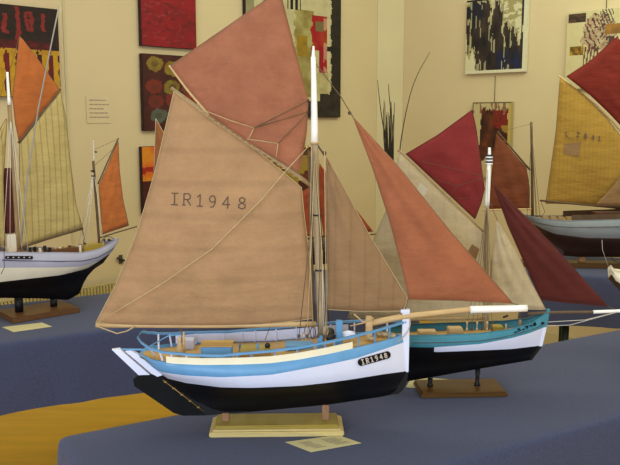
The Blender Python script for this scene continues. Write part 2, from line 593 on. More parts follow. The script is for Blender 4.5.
# ------------------------------------------------------------------ the room
WL_P = Vector((0, 5.50, 0)); WL_N = Vector((1, -1, 0)).normalized()      # left wall, y = x + 5.50
WR_P = Vector((0, 6.73, 0)); WR_N = Vector((-1, -1, 0)).normalized()     # right wall, y = 6.73 - x
CORNER = Vector((0.615, 6.115, 0))
WH = 3.0

def wall(name, a, b, nrm, m):
    mb = MB()
    d = (b - a); L_ = d.length; c = (a + b) / 2 - nrm * .05
    R = Matrix.Rotation(atan2(d.y, d.x), 3, 'Z')
    mb.box((c.x, c.y, WH / 2), (L_, .1, WH), R)
    return struct(mb.build(name, m))

mb = MB(); mb.box((0.3, 2.4, -.05), (11, 9.4, .1)); struct(mb.build('floor', M['floor']))
wall('wall_left', CORNER, CORNER + Vector((-1, -1, 0)) * 4.2, WL_N, M['wall'])
wall('wall_right', CORNER, CORNER + Vector((1, -1, 0)) * 4.2, WR_N, M['wall'])
# chamfered column filling the corner
pL = at_plane(376.5, 100, WL_P, WL_N); pR = at_plane(403, 100, WR_P, WR_N)
mb = MB()
a = Vector((pL.x, pL.y, 0)); b = Vector((pR.x, pR.y, 0)); c = CORNER.copy()
a += WL_N * .002; b += WR_N * .002
mb.add([a, b, c, a + Vector((0, 0, WH)), b + Vector((0, 0, WH)), c + Vector((0, 0, WH))],
       [[0, 1, 2], [3, 4, 5], [0, 1, 4, 3], [1, 2, 5, 4], [2, 0, 3, 5]])
struct(mb.build('trim_1', M['column']))
# panel joint strip on the left wall
q = at_plane(67, 100, WL_P, WL_N)
mb = MB(); mb.box((q.x + WL_N.x * .002, q.y + WL_N.y * .002, WH / 2), (.012, .006, WH), Matrix.Rotation(pi / 4, 3, 'Z'))
struct(mb.build('trim_2', M['trim']))
# baseboard right
mb = MB(); c = CORNER + Vector((1, -1, 0)) * 2.1 + WR_N * .012
mb.box((c.x, c.y, .05), (5.7, .02, .1), Matrix.Rotation(-pi / 4, 3, 'Z'))
struct(mb.build('baseboard_right', M['trim']))

# ribbed heating panel along the left wall
rib0 = CORNER + Vector((-1, -1, 0)) * 1.0 + WL_N * .05
t = thing('ribbed_radiator', 'low yellowish ribbed radiator along the left wall behind the left back table', 'radiator', (rib0.x, rib0.y, 0), radians(225))
mb = MB()
Lr = 3.4; n = int(Lr / .019)
zt = .60; zb = .22
mb.box((Lr / 2, 0, (zt + zb) / 2), (Lr, .03, zt - zb - .03))
mb.build('back_panel', M['ribbed'], t)
mb = MB()
for i in range(n):
    mb.lathe((.012 + i * .019, .018, 0), [(.005, zb), (.007, zb + .01), (.007, zt - .012), (.006, zt - .008)], 6)
mb.build('ribs', M['ribbed'], t)
mb = MB(); mb.box((Lr / 2, .0, zt - .004), (Lr, .03, .006), bevel=.001); mb.build('top_rail', M['ribbed'], t)

# ------------------------------------------------------------------ tables and cloths
def table(label, clabel, origin, ang, length, depth, drop, legs, seed, legmat, z=0.75, flare=0.01):
    """origin: front-left corner seen from the camera, ang: direction of the front edge; the table spreads to the left of it"""
    t = thing('exhibition_table', label, 'table', (origin[0], origin[1], 0), ang)
    mb = MB(); mb.box((length / 2, depth / 2, z - .018), (length - .02, depth - .02, .028), bevel=.004); mb.build('tabletop', M['table'], t)
    for lx, ly in legs:
        mb = MB(); mb.lathe((lx, ly, 0), [(.016, 0), (.018, .01), (.018, z - .033)], 12); mb.build('leg', legmat, t)
    # cloth
    rr = random.Random(seed)
    ph = [rr.uniform(0, 6) for _ in range(6)]
    path = []
    rc = .03
    def arc(cx, cy, a0):
        return [(cx + rc * cos(a0 + k * pi / 10), cy + rc * sin(a0 + k * pi / 10)) for k in range(6)]
    cs = [(rc, rc, pi), (length - rc, rc, -pi / 2), (length - rc, depth - rc, 0), (rc, depth - rc, pi / 2)]
    segs = []
    for i, (cx, cy, a0) in enumerate(cs):
        segs += arc(cx, cy, a0)
        nx, ny, na = cs[(i + 1) % 4]
        e = segs[-1]; s_ = arc(nx, ny, na)[0]
        k = int((Vector(s_) - Vector(e)).length / .03)
        for j in range(1, k): segs.append((e[0] + (s_[0] - e[0]) * j / k, e[1] + (s_[1] - e[1]) * j / k))
    n = len(segs)
    cen = Vector((length / 2, depth / 2, 0))
    vs = []; rows = [(-.03, 0.0), (-.008, -.0005), (0.0, -.004), (.003, -.012)] + [(.004, -.012 - (drop - .012) * k / 9) for k in range(1, 10)]
    # perimeter normals
    nor = []
    for i in range(n):
        a = Vector(segs[i - 1]); b = Vector(segs[(i + 1) % n]); d = b - a
        nor.append(Vector((d.y, -d.x)).normalized())
    acc = 0
    for (off, dz) in rows:
        acc = 0
        for i, (x, y) in enumerate(segs):
            acc += (Vector(segs[i]) - Vector(segs[i - 1])).length
            k = max(0, -dz) / drop
            w = (flare + .010 * sin(acc * 9 + ph[0]) + .006 * sin(acc * 23 + ph[1]) + .003 * sin(acc * 41 + ph[2])) * k ** 1.2
            o_ = off + max(w, -.003 * 0)
            vs.append(Vector((x + nor[i].x * o_, y + nor[i].y * o_, z + .001 + dz + (.004 * sin(acc * 5 + ph[3]) * k))))
    fs = []
    for r_ in range(len(rows) - 1):
        for i in range(n):
            a = r_ * n + i; b = r_ * n + (i + 1) % n
            fs.append([a, b, b + n, a + n])
    mb = MB()
    mb.add(vs, fs, 0, True)
    mb.add(vs[:n], [list(range(n))], 0, True)
    c = mb.build('tablecloth', M['cloth'], None, (origin[0], origin[1], 0), ang)
    tag(c, clabel, 'tablecloth')
    return t, c

def basis(p, q):
    d = (q - p); return atan2(d.y, d.x)

# near table: far edge through two photo points; nearer edge .57 m towards the camera
A0 = at_z(57, 437, .75); A1 = at_z(566, 339.5, .75)
angN = basis(A0, A1)
dN = Vector((cos(angN), sin(angN), 0)); nN = Vector((sin(angN), -cos(angN), 0))
oN = A0 + nN * .575
table('near exhibition table under the blue cloth carrying the pale blue and teal boats',
      'blue cloth on the nearest table, under the pale blue boat', (oN.x, oN.y), angN, 2.5, .575, .26,
      [(.12, .08), (2.38, .08), (.12, .5), (2.38, .5)], 1, M['leg_green'])
# left table
B0 = at_z(0, 344, .75)
angL = radians(30.0)
dL = Vector((cos(angL), sin(angL), 0))
oL = B0 - dL * .35
table('long table at left behind the pale blue boat carrying the white hulled boat',
      'blue cloth on the left back table, under the white and black hull', (oL.x, oL.y), angL, 2.12, .6, .245,
      [(.06, .07), (2.0, .07), (.06, .5), (2.0, .5)], 2, M['leg_green'])
# right table
C0 = at_z(560, 324, .505); C1 = at_z(620, 328, .505)
angR = basis(C0, C1)
dR = Vector((cos(angR), sin(angR), 0))
oR = C0 - dR * .17
table('table at far right with dark green leg under the slate blue boat',
      'blue cloth on the far right table, under the slate blue hull', (oR.x, oR.y), angR, 1.2, .58, .245,
      [(.20, .1), (1.1, .07), (.20, .5), (1.1, .5)], 3, M['leg_green'])

# ------------------------------------------------------------------ display stands
def stand(name_label, loc, rotz, w, d, h, tiers, posts, pmat, bmats, label_plate=False):
    t = thing('display_stand', name_label, 'stand', loc, rotz)
    z = 0
    mb = MB()
    for (inset, hh, mi) in tiers:
        mb.box((0, 0, z + hh / 2), (w - 2 * inset, d - 2 * inset, hh), mi=mi, bevel=min(.0025, hh * .3)); z += hh
    mb.build('base_board', bmats, t)
    for (x, y, r, z1, prof) in posts:
        mb = MB()
        if prof == 'square':
            mb.box((x, y, (z + z1 - .0015) / 2), (r * 2, r * 2, z1 - z - .0015), bevel=.001)
        elif prof == 'turned':
            mb.lathe((x, y, z), [(r * 1.25, 0), (r * 1.25, .004), (r * .85, .008), (r * .8, (z1 - z) * .5), (r * 1.1, z1 - z - .001)], 14)
        else:
            mb.lathe((x, y, z), [(r, 0), (r, z1 - z - .002)], 16)
        mb.build('post', pmat, t)
    return t

# =================================================================== BOAT 1 (IR1948)
L1 = at_y(277, 420, 1.86); L1.z = 0.75 + .0012
ROT1 = radians(1.5)
F1 = Frame('model_sailing_boat', 'large white and pale blue model boat numbered IR1948 with tan mainsail, nearest of all', tuple(L1), ROT1)
SH_U = (.40, 2.6, .52, 2.6)
SH_M = (.42, 2.0, .95, 2.1)
SH_L = (.45, 1.6, 1.4, 1.6)
B1 = .105
top1 = [(139, 354), (150, 360), (171, 364), (200, 365.3), (240, 364.8), (270, 363.5), (298, 360), (330, 354), (356, 348), (380, 342), (403, 335)]
str1 = [(141, 357), (152, 367), (160, 372), (185, 375.5), (220, 377.3), (240, 376.5), (270, 375), (298, 370), (330, 364), (356, 358.4), (380, 350.5), (405, 342)]
wat1 = [(158, 372), (168, 378.5), (186, 383), (220, 387.3), (250, 388), (298, 386), (330, 382.5), (356, 378.7), (385, 374), (408, 371)]
kee1 = [(206, 415), (250, 412), (330, 404.5), (380, 397), (397, 393.5), (402, 389)]
lv_top = level(F1, top1, B1, SH_U)
lv_str = level(F1, str1, B1 * .985, (.40, 2.4, .70, 2.5))
lv_wat = level(F1, wat1, B1 * .90, (.43, 2.0, 1.0, 2.1))
lv_kee = level(F1, kee1, .0035, (.45, 9, .5, 9))
i1 = lerp_level(lv_kee, lv_wat, .28, .07)
i2 = lerp_level(lv_kee, lv_wat, .52, .32)
i3 = lerp_level(lv_kee, lv_wat, .72, .66)
i4 = lerp_level(lv_kee, lv_wat, .88, .88)
j1 = lerp_level(lv_wat, lv_str, .5, .6)
lvls = [lv_kee, i1, i2, i3, i4, lv_wat, j1, lv_str, lv_top]
hull1, bvh1 = hull_mesh(F1, lvls, [M['black'], M['white'], M['blue']], lambda k, p: 0 if k < 5 else (1 if k < 7 else 2))
deck_mesh(F1, lv_top, .006, .004, M['deck'])
# cream bulwark plank outside, white inside
def idx(lv, F, px):
    best = 0
    for i, p in enumerate(lv):
        if F.pr(p)[0] <= px: best = i
    return best
ia, ib = idx(lv_top, F1, 170), idx(lv_top, F1, 360)
sc1 = 1 / 411.0
for s_ in (1, -1):
    o = ribbon(F1, lv_top, -.004, (6.6 if s_ == 1 else 8.6) * sc1, .003, M['cream'] if s_ == 1 else M['white'], 'bulwark', ia, ib + 1, s_, inset=.0015)
# rail
railpx = [(137.5, 337), (141, 342), (150, 348), (162.6, 351.5), (191.6, 354.3), (220.6, 355), (240, 353), (270, 350.5), (298, 347), (330, 341), (356, 335), (380, 329), (406, 321)]
lv_rail = level(F1, railpx, B1 * 1.0, (.38, 2.6, .46, 2.6), N=81)
for s_ in (1, -1):
    ribbon(F1, lv_rail, -.005, 0, .007, M['blue'], 'rail', 0, None, s_)
# plank below rail at the bow
ic = idx(lv_rail, F1, 352)
# stanchions
def interp_lv(lv, x):
    for a, b in zip(lv, lv[1:]):
        if a.x <= x <= b.x:
            return a.lerp(b, (x - a.x) / max(1e-9, b.x - a.x))
    return lv[-1] if x > lv[-1].x else lv[0]
for px in (149, 160, 172, 187.5, 218, 238, 252, 275, 297, 316, 325, 334, 359, 376, 392):
    xr = F1.P(px, 345, -.07).x
    for s_ in (1, -1):
        r_ = interp_lv(lv_rail, xr)
        d_ = interp_lv(lv_top, max(xr, lv_top[0].x + .004))
        if px < 150: d_ = lv_top[2]
        mb = MB()
        lean = .012 if px < 165 else (.005 if px < 180 else 0)
        a = Vector((max(d_.x, xr) + lean * .5, (d_.y + .0085) * s_, d_.z - .005)); b = Vector((max(r_.x, xr - lean * .5), (r_.y + .0045) * s_, r_.z - .003))
        if abs(b.y) > B1 or a.y * s_ > 0: a.y = -.001 * s_
        mb.tube([a, b], .0024 if px < 200 else .0021, 6, sm=False)
        mb.build('stanchion', M['white'] if (px < 200 or s_ == -1) else M['blue'], F1.root)
# stem post
mb = MB()
st = [F1.P(397, 393.6), F1.P(402.5, 389.5), F1.P(406, 382), F1.P(407.8, 371.5), F1.P(408.5, 345), F1.P(409, 312)]
w_ = .004
for (a, b, mi) in ((st[0], st[1], 1), (st[1], st[2], 1), (st[2], st[3], 1), (st[3], st[4], 0), (st[4], st[5], 0)):
    vs = []
    for p in (a, b):
        for dx, dy in ((-.016, -w_), (.001, -w_), (.001, w_), (-.016, w_)):
            vs.append(Vector((p.x + dx, dy, p.z)))
    mb.add(vs, [[0, 1, 5, 4], [1, 2, 6, 5], [2, 3, 7, 6], [3, 0, 4, 7], [0, 1, 2, 3], [4, 5, 6, 7]], mi)
p = F1.P(405, 312)
mb.box(p + Vector((0, 0, .003)), (.022, .013, .008), mi=0, bevel=.001)
mb.build('stem_post', [M['white'], M['black']], F1.root)

def plate(F, poly, th, m, name, parent=None, yl=0.0, mats=None):
    P3 = [F.P(x, y, yl) for x, y in poly]
    n = len(P3)
    vs = [v + Vector((0, -th / 2, 0)) for v in P3] + [v + Vector((0, th / 2, 0)) for v in P3]
    fs = [list(range(n)), [n + k for k in range(n)][::-1]] + [[k, (k + 1) % n, n + (k + 1) % n, n + k] for k in range(n)]
    mb = MB(); mb.add(vs, fs)
    return mb.build(name, m, parent or F.root)
rud = plate(F1, [(133.5, 379), (138, 375.5), (150, 374.5), (164, 376), (172, 381), (207, 414.8), (184, 415.2), (174, 412.5), (134.5, 385.5)], .008, M['blackm'], 'rudder')
plate(F1, [(112, 349), (119.5, 348), (150, 374.2), (139, 374.6)], .009, M['white'], 'rudder_head', rud)
plate(F1, [(125.5, 350.5), (131.5, 350), (140, 355), (165, 373.5), (158, 376), (152, 373)], .012, M['white'], 'stern_post')
plate(F1, [(122, 348.5), (142, 348.8), (143, 350.3), (124, 350)], .003, M['blue'], 'tiller')
mb = MB(); mb.tube([F1.P(163, 380, -.006), F1.P(204, 411.5, -.006)], .0012, 5)
for k in range(5):
    a = F1.P(163, 380, -.006).lerp(F1.P(204, 411.5, -.006), (k + .3) / 5)
    mb.box(a, (.006, .004, .003))
mb.build('hinge_strap', M['brass'], rud)
# aft deadwood (fills the run between keel and counter)
plate(F1, [(158, 374), (166, 379), (206, 414.8), (250, 411.5), (250, 392), (200, 386)], .008, M['black'], 'deadwood')

# registration board on the bow
def hull_plate(F, bvh, c0, c1, hh, m, txt, tm, parent=None, off=.0036, gl_h=.55, pname='name_board'):
    mb = MB()
    n = 20
    ax = Vector((c1[0] - c0[0], c1[1] - c0[1], 0)); L_ = ax.length; ax.normalize(); nn = Vector((-ax.y, ax.x, 0))
    ring = []
    for k in range(n):
        a = 2 * pi * k / n
        e = Vector((c1[0], c1[1], 0)) if cos(a) > 0 else Vector((c0[0], c0[1], 0))
        ring.append(e + ax * cos(a) * hh / 2 + nn * sin(a) * hh / 2)
    vs = [F.hit(bvh, p.x, p.y, off) for p in ring] + [F.hit(bvh, p.x, p.y, -.0005) for p in ring]
    mb.add(vs, [list(range(n))] + [[k, (k + 1) % n, n + (k + 1) % n, n + k] for k in range(n)])
    o = mb.build(pname, m, parent or F.root)
    if txt:
        mb = MB(); rot = atan2(ax.y, ax.x)
        k = len(txt)
        for i, ch in enumerate(txt):
            f = (i + .3) / (k - .4)
            x = c0[0] + (c1[0] - c0[0]) * f; y = c0[1] + (c1[1] - c0[1]) * f
            glyph_mesh(mb, ch, lambda a, b: F.hit(bvh, a, b, off + .0014), x, y, hh * gl_h * .62, hh * gl_h, rot, hh * .12)
        mb.build('lettering', tm, o)
    return o
hull_plate(F1, bvh1, (361.5, 362.3), (387, 355), 7.6, M['black'], 'IR1948', M['pink'], gl_h=.62)

# masts and spars of boat 1
mast = spar(F1, [(314.5, 142), (316, 200), (319, 280), (321.5, 342)], .0085, .0085, M['mast'], 'mast')
spar(F1, [(313.2, 57), (313.8, 80), (314.6, 143)], .0058, .0088, M['mastwhite'], 'topmast')
tm_ = spar(F1, [(313.5, 46), (313.2, 58)], .0022, .0045, M['mastwhite'], 'mast_truck')
spar(F1, [(308.5, 150), (311, 230), (314, 322)], .0028, .0035, M['drope'], 'mast_hoop_rope', yl=.008)
# mast bands
for (x, y) in ((314.6, 143), (316.6, 215), (319, 270)):
    p = F1.P(x, y); mb = MB(); mb.lathe(p, [(.0098, -.002), (.0098, .002)], 14); mb.build('mast_band', M['iron'] if y > 150 else M['wood'], mast)
boom = spar(F1, [(96, 325), (200, 325.6), (316, 324)], .0058, .0068, M['wood'], 'boom', yl=.004)
gaff = spar(F1, [(171, 88), (206, 113), (256, 147), (315, 188)], .0042, .0055, M['spar'], 'gaff', yl=.004)
yard = spar(F1, [(169, 65.5), (188, 91), (209, 115)], .0025, .003, M['wood'], 'topsail_sheet_spar')
bs = spar(F1, [(372, 323), (403, 316.5), (475, 309)], .0078, .0062, M['wood'], 'bowsprit')
spar(F1, [(470, 309.6), (527, 308.2)], .0088, .0084, M['mastwhite'], 'bowsprit_tip', parent=bs)
p = F1.P(369, 324); mb = MB(); mb.box(p + Vector((0, 0, -.006)), (.016, .018, .05), bevel=.002); mb.build('bitt_post', M['wood'], F1.root)

# sails of boat 1
ms, bms = sail(F1, 'mainsail', M['s_tan'],
     [(96, 322.5), (130, 326), (200, 326.5), (260, 325), (313, 318.5)],
     [(174, 91), (215, 122), (258, 151), (301.5, 187.5)],
     [(96, 322.5), (116, 284), (137, 233), (155.5, 170), (174, 91)],
     [(313, 318.5), (309, 253), (304, 213), (301.5, 187.5)], .035, 34, side=-1, seed=3, bolt=M['rope'], ripple=.0022)
tp, btp = sail(F1, 'topsail', M['s_pink'],
     [(170, 66), (190, 91), (209, 115), (254, 146), (299, 173)],
     [(279.5, -9.5), (283, 3), (308, 100)],
     [(170, 66), (225, 28), (279.5, -9.5)],
     [(299, 173), (303.5, 152), (306.5, 132), (308, 100)], .022, 26, side=-1, seed=5, bolt=M['s_patch'])
sail(F1, 'staysail', M['s_tan2'],
     [(328, 309.5), (360, 311.3), (403, 311)],
     [(326, 155.5), (327, 157.5)],
     [(328, 309.5), (327, 230), (326, 155.5)],
     [(403, 311), (408, 299), (367, 231), (327, 157.5)], .016, 24, side=-1, seed=8, bolt=M['rope'])
sail(F1, 'jib', M['s_orange'],
     [(409, 299.5), (460, 300.5), (513, 303.5)],
     [(353, 117), (354.3, 118.5)],
     [(409, 299.5), (405, 281), (390, 222), (372, 166), (353, 117)],
     [(513, 303.5), (450, 231), (398, 166), (354.3, 118.5)], .018, 26, side=-1, seed=11, bolt=M['s_patch'])

# stencilled number on the mainsail
mb = MB()
for ch, x, y in (('I', 174.5, 199), ('R', 187, 199.5), ('1', 200, 200.5), ('9', 212.5, 201.5), ('4', 226, 202.5), ('8', 242, 203.2)):
    glyph_mesh(mb, ch, lambda a, b: F1.hit(bms, a, b, .0014), x, y, 9.0, 11.5, radians(2), 1.15)
mb.build('sail_number', M['dink'], ms)

# rigging of boat 1
R1 = .0011
rope(F1, [(313, 60), (341, 97), (353, 117)], .0012, M['drope'], 'jib_halyard')
block(F1, 349.5, 113, 0, .0045, M['darkwood'])
rope(F1, [(513, 303.5), (527, 308)], R1, M['drope'], 'jib_tack_line')
rope(F1, [(316, 143), (325, 156)], .0026, M['darkwood'], 'throat_block_strap')
block(F1, 324.5, 153, 0, .005, M['darkwood'])
rope(F1, [(408, 299), (404, 314)], R1, M['drope'], 'staysail_tack_line')
rope(F1, [(97, 323, -.03), (160, 285, -.045), (212, 249, -.05), (240, 221, -.05), (262, 199, -.04), (284, 173, -.025), (307, 148, -.012)], .0013, M['rope'], 'topping_lift')
rope(F1, [(174, 90), (207, 91.5), (238, 118), (254, 128)], .0009, M['drope'], 'peak_line', ys=.02)
rope(F1, [(206, 111), (229, 120), (254, 128)], R1, M['rope'], 'crane_line', ys=-.022)
rope(F1, [(254, 128), (308, 101)], R1, M['drope'], 'crane_line', ys=-.022)
rope(F1, [(254, 128), (308, 112)], R1, M['drope'], 'crane_line', ys=-.022)
rope(F1, [(254, 128), (248, 140)], R1, M['rope'], 'crane_line', ys=-.022)
rope(F1, [(247, 139), (262, 141), (278, 143.5)], R1, M['rope'], 'crane_line', ys=-.020)
rope(F1, [(278, 143.5), (308, 113)], R1, M['drope'], 'crane_line', ys=-.020)
rope(F1, [(278, 143.5), (276, 158)], R1, M['rope'], 'crane_line', ys=-.020)
block(F1, 308, 101, -.02, .003, M['iron']); block(F1, 308, 112, -.02, .003, M['iron'])
block(F1, 307, 147, -.01, .004, M['brass'])
for i, (x0, x1) in enumerate(((304, 299), (308, 307), (325, 318), (327.5, 326))):
    rope(F1, [(314.5, 150, -.008), (x0 * .5 + 315 * .5, 240, -.05), (x1, 336, -.098)], R1, M['rope'] if i % 2 else M['drope'], 'shroud')
    rope(F1, [(315, 150, .008), (x0 * .5 + 317 * .5, 240, .05), (x1 + 3, 322, .095)], R1, M['drope'], 'shroud')
    p = F1.P(x1, 336, -.098); mb = MB(); mb.lathe(p + Vector((0, -.003, 0)), [(.002, 0), (.004, .001), (.004, .005), (.002, .006)], 8, 'y'); mb.build('deadeye', M['darkwood'], F1.root)
rope(F1, [(324.5, 150), (325.5, 240), (327, 340)], .0012, M['rope'], 'halyard', ys=-.01)
rope(F1, [(311.5, 146), (310, 250), (313.5, 338)], .0012, M['rope'], 'halyard', ys=-.012)
rope(F1, [(322, 250), (323.5, 340)], .0012, M['wrope'], 'halyard', ys=-.014)
# sheet under the boom end
rope(F1, [(98, 326.5), (117, 333.5), (127, 331), (134, 327)], .0016, M['rope'], 'outhaul', ys=-.008)
rope(F1, [(181, 328), (182, 340), (181, 349)], .0014, M['drope'], 'mainsheet', ys=0)
rope(F1, [(270, 327), (265, 340)], .0009, M['drope'], 'sheet_fall', ys=.0)
# gaff rope lashings
mb = MB()
for k in range(24):
    a = F1.P(176 + k * 5.4, 92.5 + k * 3.85 * .985, .004)
    mb.lathe(a, [(.0054, -.0008), (.0054, .0008)], 8)
mb.build('lashing', M['rope'], gaff)

# deck fittings of boat 1
def dz(F, lv, x): return interp_lv(lv, x).z
def deck_box(F, lv, px, py, yl, w, d, h, m, name, drop=.006, topm=None, rot=0.0):
    x = F.P(px, py, yl).x
    z = dz(F, lv, x) - drop
    mb = MB(); R = Matrix.Rotation(rot, 3, 'Z')
    mb.box((x, yl, z + h / 2), (w, d, h), R, bevel=min(.0015, h * .2))
    if topm: mb.box((x, yl, z + h + .001), (w + .004, d + .004, .002), R, 1)
    return mb.build(name, [m, topm] if topm else m, F.root)
deck_box(F1, lv_top, 217, 345, -.015, .072, .05, .030, M['blue'], 'companion_hatch', topm=M['deck'])
deck_box(F1, lv_top, 256, 344, .0, .07, .06, .012, M['deck'], 'cargo_hatch', topm=M['gold'])
deck_box(F1, lv_top, 299, 341, .02, .065, .05, .010, M['blue'], 'hatch_cover')
deck_box(F1, lv_top, 188, 338, .06, .03, .03, .024, M['white'], 'locker')
deck_box(F1, lv_top, 339, 338, -.01, .016, .012, .062, M['blue'], 'windlass_bitt')
deck_box(F1, lv_top, 320, 342, -.028, .012, .010, .036, M['blue'], 'windlass_bitt')
x = F1.P(330, 336).x; z = dz(F1, lv_top, x)
mb = MB(); mb.lathe((x, -.03, z + .022), [(.006, 0), (.012, .004), (.008, .012), (.008, .035), (.012, .04), (.012, .048), (.004, .052)], 14, 'y'); mb.build('windlass_drum', M['iron'], F1.root)
x = F1.P(347, 332).x
mb = MB(); mb.lathe((x + .004, .005, z + .018), [(.001, -.018), (.009, -.014), (.0115, 0), (.009, .014), (.001, .018)], 14, 'x'); mb.build('float_barrel', M['white'], F1.root)
x = F1.P(181.5, 345, 0).x; z = dz(F1, lv_top, x) - .006
mb = MB()
mb.lathe((x - .004, 0, z), [(.008, 0), (.010, .008), (.008, .022), (.004, .034), (.0055, .04), (.001, .046)], 12)
mb.lathe((x + .006, 0, z), [(.003, 0), (.0035, .03), (.002, .058)], 8)
mb.build('tiller_post', M['wood'], F1.root)
rope(F1, [(150, 346), (168, 336), (182, 334)], .0016, M['blue'], 'tiller_arm', ys=0)
x = F1.P(267.5, 342, 0).x
mb = MB(); mb.lathe((x, -.004, dz(F1, lv_top, x) + .012), [(.001, 0), (.0065, .001), (.0065, .007), (.001, .008)], 12, 'y'); mb.build('pulley_block', M['iron'], F1.root)
deck_box(F1, lv_top, 258, 347, -.01, .006, .006, .028, M['blue'], 'bitt_post')
deck_box(F1, lv_top, 240, 345, .02, .005, .005, .02, M['blue'], 'bitt_post')
# anchor gear and rope coils at the bow
for k, (px, yl) in enumerate(((372, -.01), (386, .01), (392, -.005), (380, .02))):
    x = F1.P(px, 336, yl).x; zz = dz(F1, lv_top, x)
    mb = MB()
    for q_ in range(3):
        mb.tube([Vector((x + cos(a * pi / 5) * (.009 - q_ * .001), yl + sin(a * pi / 5) * (.007), zz + .002 * q_ + .001)) for a in range(11)], .0017, 5)
    mb.build('rope_coil', M['rope'], F1.root)
for (px, py, yl, r_) in ((307, 331, -.03, .010), (313, 333, -.035, .011), (304, 337, -.04, .008), (326, 331, -.03, .009)):
    c_ = F1.P(px, py, yl); mb = MB()
    for q_ in range(3):
        mb.tube([c_ + Vector((cos(a * pi / 6) * r_ * .55, q_ * .002, sin(a * pi / 6) * r_ * 1.3)) for a in range(13)], .0012, 5)
    mb.build('hung_rope_coil', M['drope'] if px % 2 else M['rope'], F1.root)
rope(F1, [(354, 314, -.01), (363, 322, -.01), (374, 318, -.01)], .0018, M['wood'], 'anchor_shank')
rope(F1, [(350, 326, .02), (368, 322, .02), (374, 322, .02)], .0018, M['wood'], 'anchor_stock')
rope(F1, [(409, 316, -.006), (411, 324, -.006), (407, 333, -.008), (398, 342, -.014)], .0013, M['rope'], 'mooring_line', sm=2)

# keel z for the stand of boat 1
def under(F, px, py): return F.P(px, py).z
S1w = .322
ptop1 = F1.P(225.5, 411.5).z
ptop2 = F1.P(325.5, 403.5).z
xa = F1.P(225.5, 411).x; xb = F1.P(325.5, 403).x
stand('yellow varnished two-step wooden stand under the pale blue boat IR1948', tuple(L1), ROT1 + radians(0), .320, .106, .025,
      [(0, .012, 1), (.007, .004, 1), (.012, .008, 0)], [(xa, 0, .0085, ptop1, 'square'), (xb, 0, .0085, ptop2, 'square')], M['post'], [M['gold'], M['goldl']])

# =================================================================== BOAT 2 (teal)
L2 = at_y(462, 387, 2.14); L2.z = .75 + .0022
ROT2 = radians(0)
F2 = Frame('model_sailing_boat', 'teal and white model boat with maroon topsail behind the pale blue bow', tuple(L2), ROT2)
B2 = .064
top2 = [(366, 333), (380, 335.5), (410, 336.3), (440, 336), (480, 334.3), (512, 330), (532, 324), (549, 311.5)]
mid2 = [(367, 345), (400, 347), (432, 347.5), (480, 344), (512, 338), (530, 333), (545, 327)]
wat2 = [(369, 349), (400, 351.5), (440, 352), (480, 350.5), (512, 349), (541, 345.5)]
kee2 = [(392, 384), (438, 376.2), (477, 369.2), (520, 362), (531, 360)]
a_top = level(F2, top2, B2, (.40, 2.6, .6, 2.6)); a_mid = level(F2, mid2, B2 * .99, (.4, 2.4, .7, 2.4))
a_wat = level(F2, wat2, B2 * .93, (.42, 2.1, .9, 2.1)); a_kee = level(F2, kee2, .003, (.45, 9, .5, 9))
lv2 = [a_kee, lerp_level(a_kee, a_wat, .3, .06), lerp_level(a_kee, a_wat, .52, .3), lerp_level(a_kee, a_wat, .72, .64), lerp_level(a_kee, a_wat, .88, .88), a_wat, a_mid, a_top]
xcut = F2.P(433, 349, -B2).x
hull2, bvh2 = hull_mesh(F2, lv2, [M['black'], M['white'], M['teal']], lambda k, p: 0 if (k < 5 or (k == 5 and p.x < xcut)) else (1 if k < 6 else 2), .003)
deck_mesh(F2, a_top, .020, .004, M['deck'])
for s_ in (1, -1):
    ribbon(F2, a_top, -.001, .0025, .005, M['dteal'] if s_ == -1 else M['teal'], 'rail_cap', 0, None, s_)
mb = MB(); mb.tube([F2.hit(bvh2, x, y, .0008) for x, y in ((412, 342.8), (430, 342.8), (455, 342.3), (480, 340.8), (500, 337.8), (520, 333), (535, 328.5), (545, 323))], .0010, 5)
mb.build('rubbing_strake', M['darkwood'], F2.root)
mb = MB(); st = [F2.P(531, 360), F2.P(541.5, 346), F2.P(546, 327), F2.P(549.5, 309)]
for a, b, mi in ((st[0], st[1], 1), (st[1], st[2], 0), (st[2], st[3], 2)):
    vs = []
    for p in (a, b):
        for dx, dy in ((-.008, -.0035), (.001, -.0035), (.001, .0035), (-.008, .0035)):
            vs.append(Vector((p.x + dx, dy, p.z)))
    mb.add(vs, [[0, 1, 5, 4], [1, 2, 6, 5], [2, 3, 7, 6], [3, 0, 4, 7], [0, 1, 2, 3], [4, 5, 6, 7]], mi)
mb.build('stem_post', [M['white'], M['black'], M['teal']], F2.root)
# numbers painted on the bow, and the hawse hole
mb = MB()
for i, ch in enumerate('IR1948'):
    x = 515 + i * 3.9; y = 330.4 - i * 1.35
    glyph_mesh(mb, ch, lambda a, b: F2.hit(bvh2, a, b, .006), x, y, 2.8, 3.8, radians(-18), 1.25)
mb.build('bow_number', M['black'], F2.root)
hull_plate(F2, bvh2, (542.3, 323.2), (543.0, 322.9), 2.2, M['black'], '', None, pname='hawse_hole')
m2 = spar(F2, [(487, 205), (486.8, 250), (486.2, 330)], .0062, .0068, M['mast'], 'mast')
spar(F2, [(489.2, 156), (488.4, 180), (487, 206)], .0052, .0066, M['mastwhite'], 'topmast')
spar(F2, [(489.5, 147.5), (489.4, 157)], .0035, .0046, M['mastwhite'], 'mast_truck')
for k in range(3):
    p = F2.P(489.3, 155.5 + k * 3.2); mb = MB(); mb.lathe(p, [(.010, -.0022), (.010, .0022)], 14); mb.build('mast_band', M['iron'], m2)
    mb = MB(); mb.lathe(p + Vector((0, 0, -.0044)), [(.0095, -.0020), (.0095, .0020)], 14); mb.build('mast_band', M['mastwhite'], m2)
spar(F2, [(398, 150), (440, 191), (483, 232)], .0032, .0038, M['spar'], 'gaff', yl=.003)
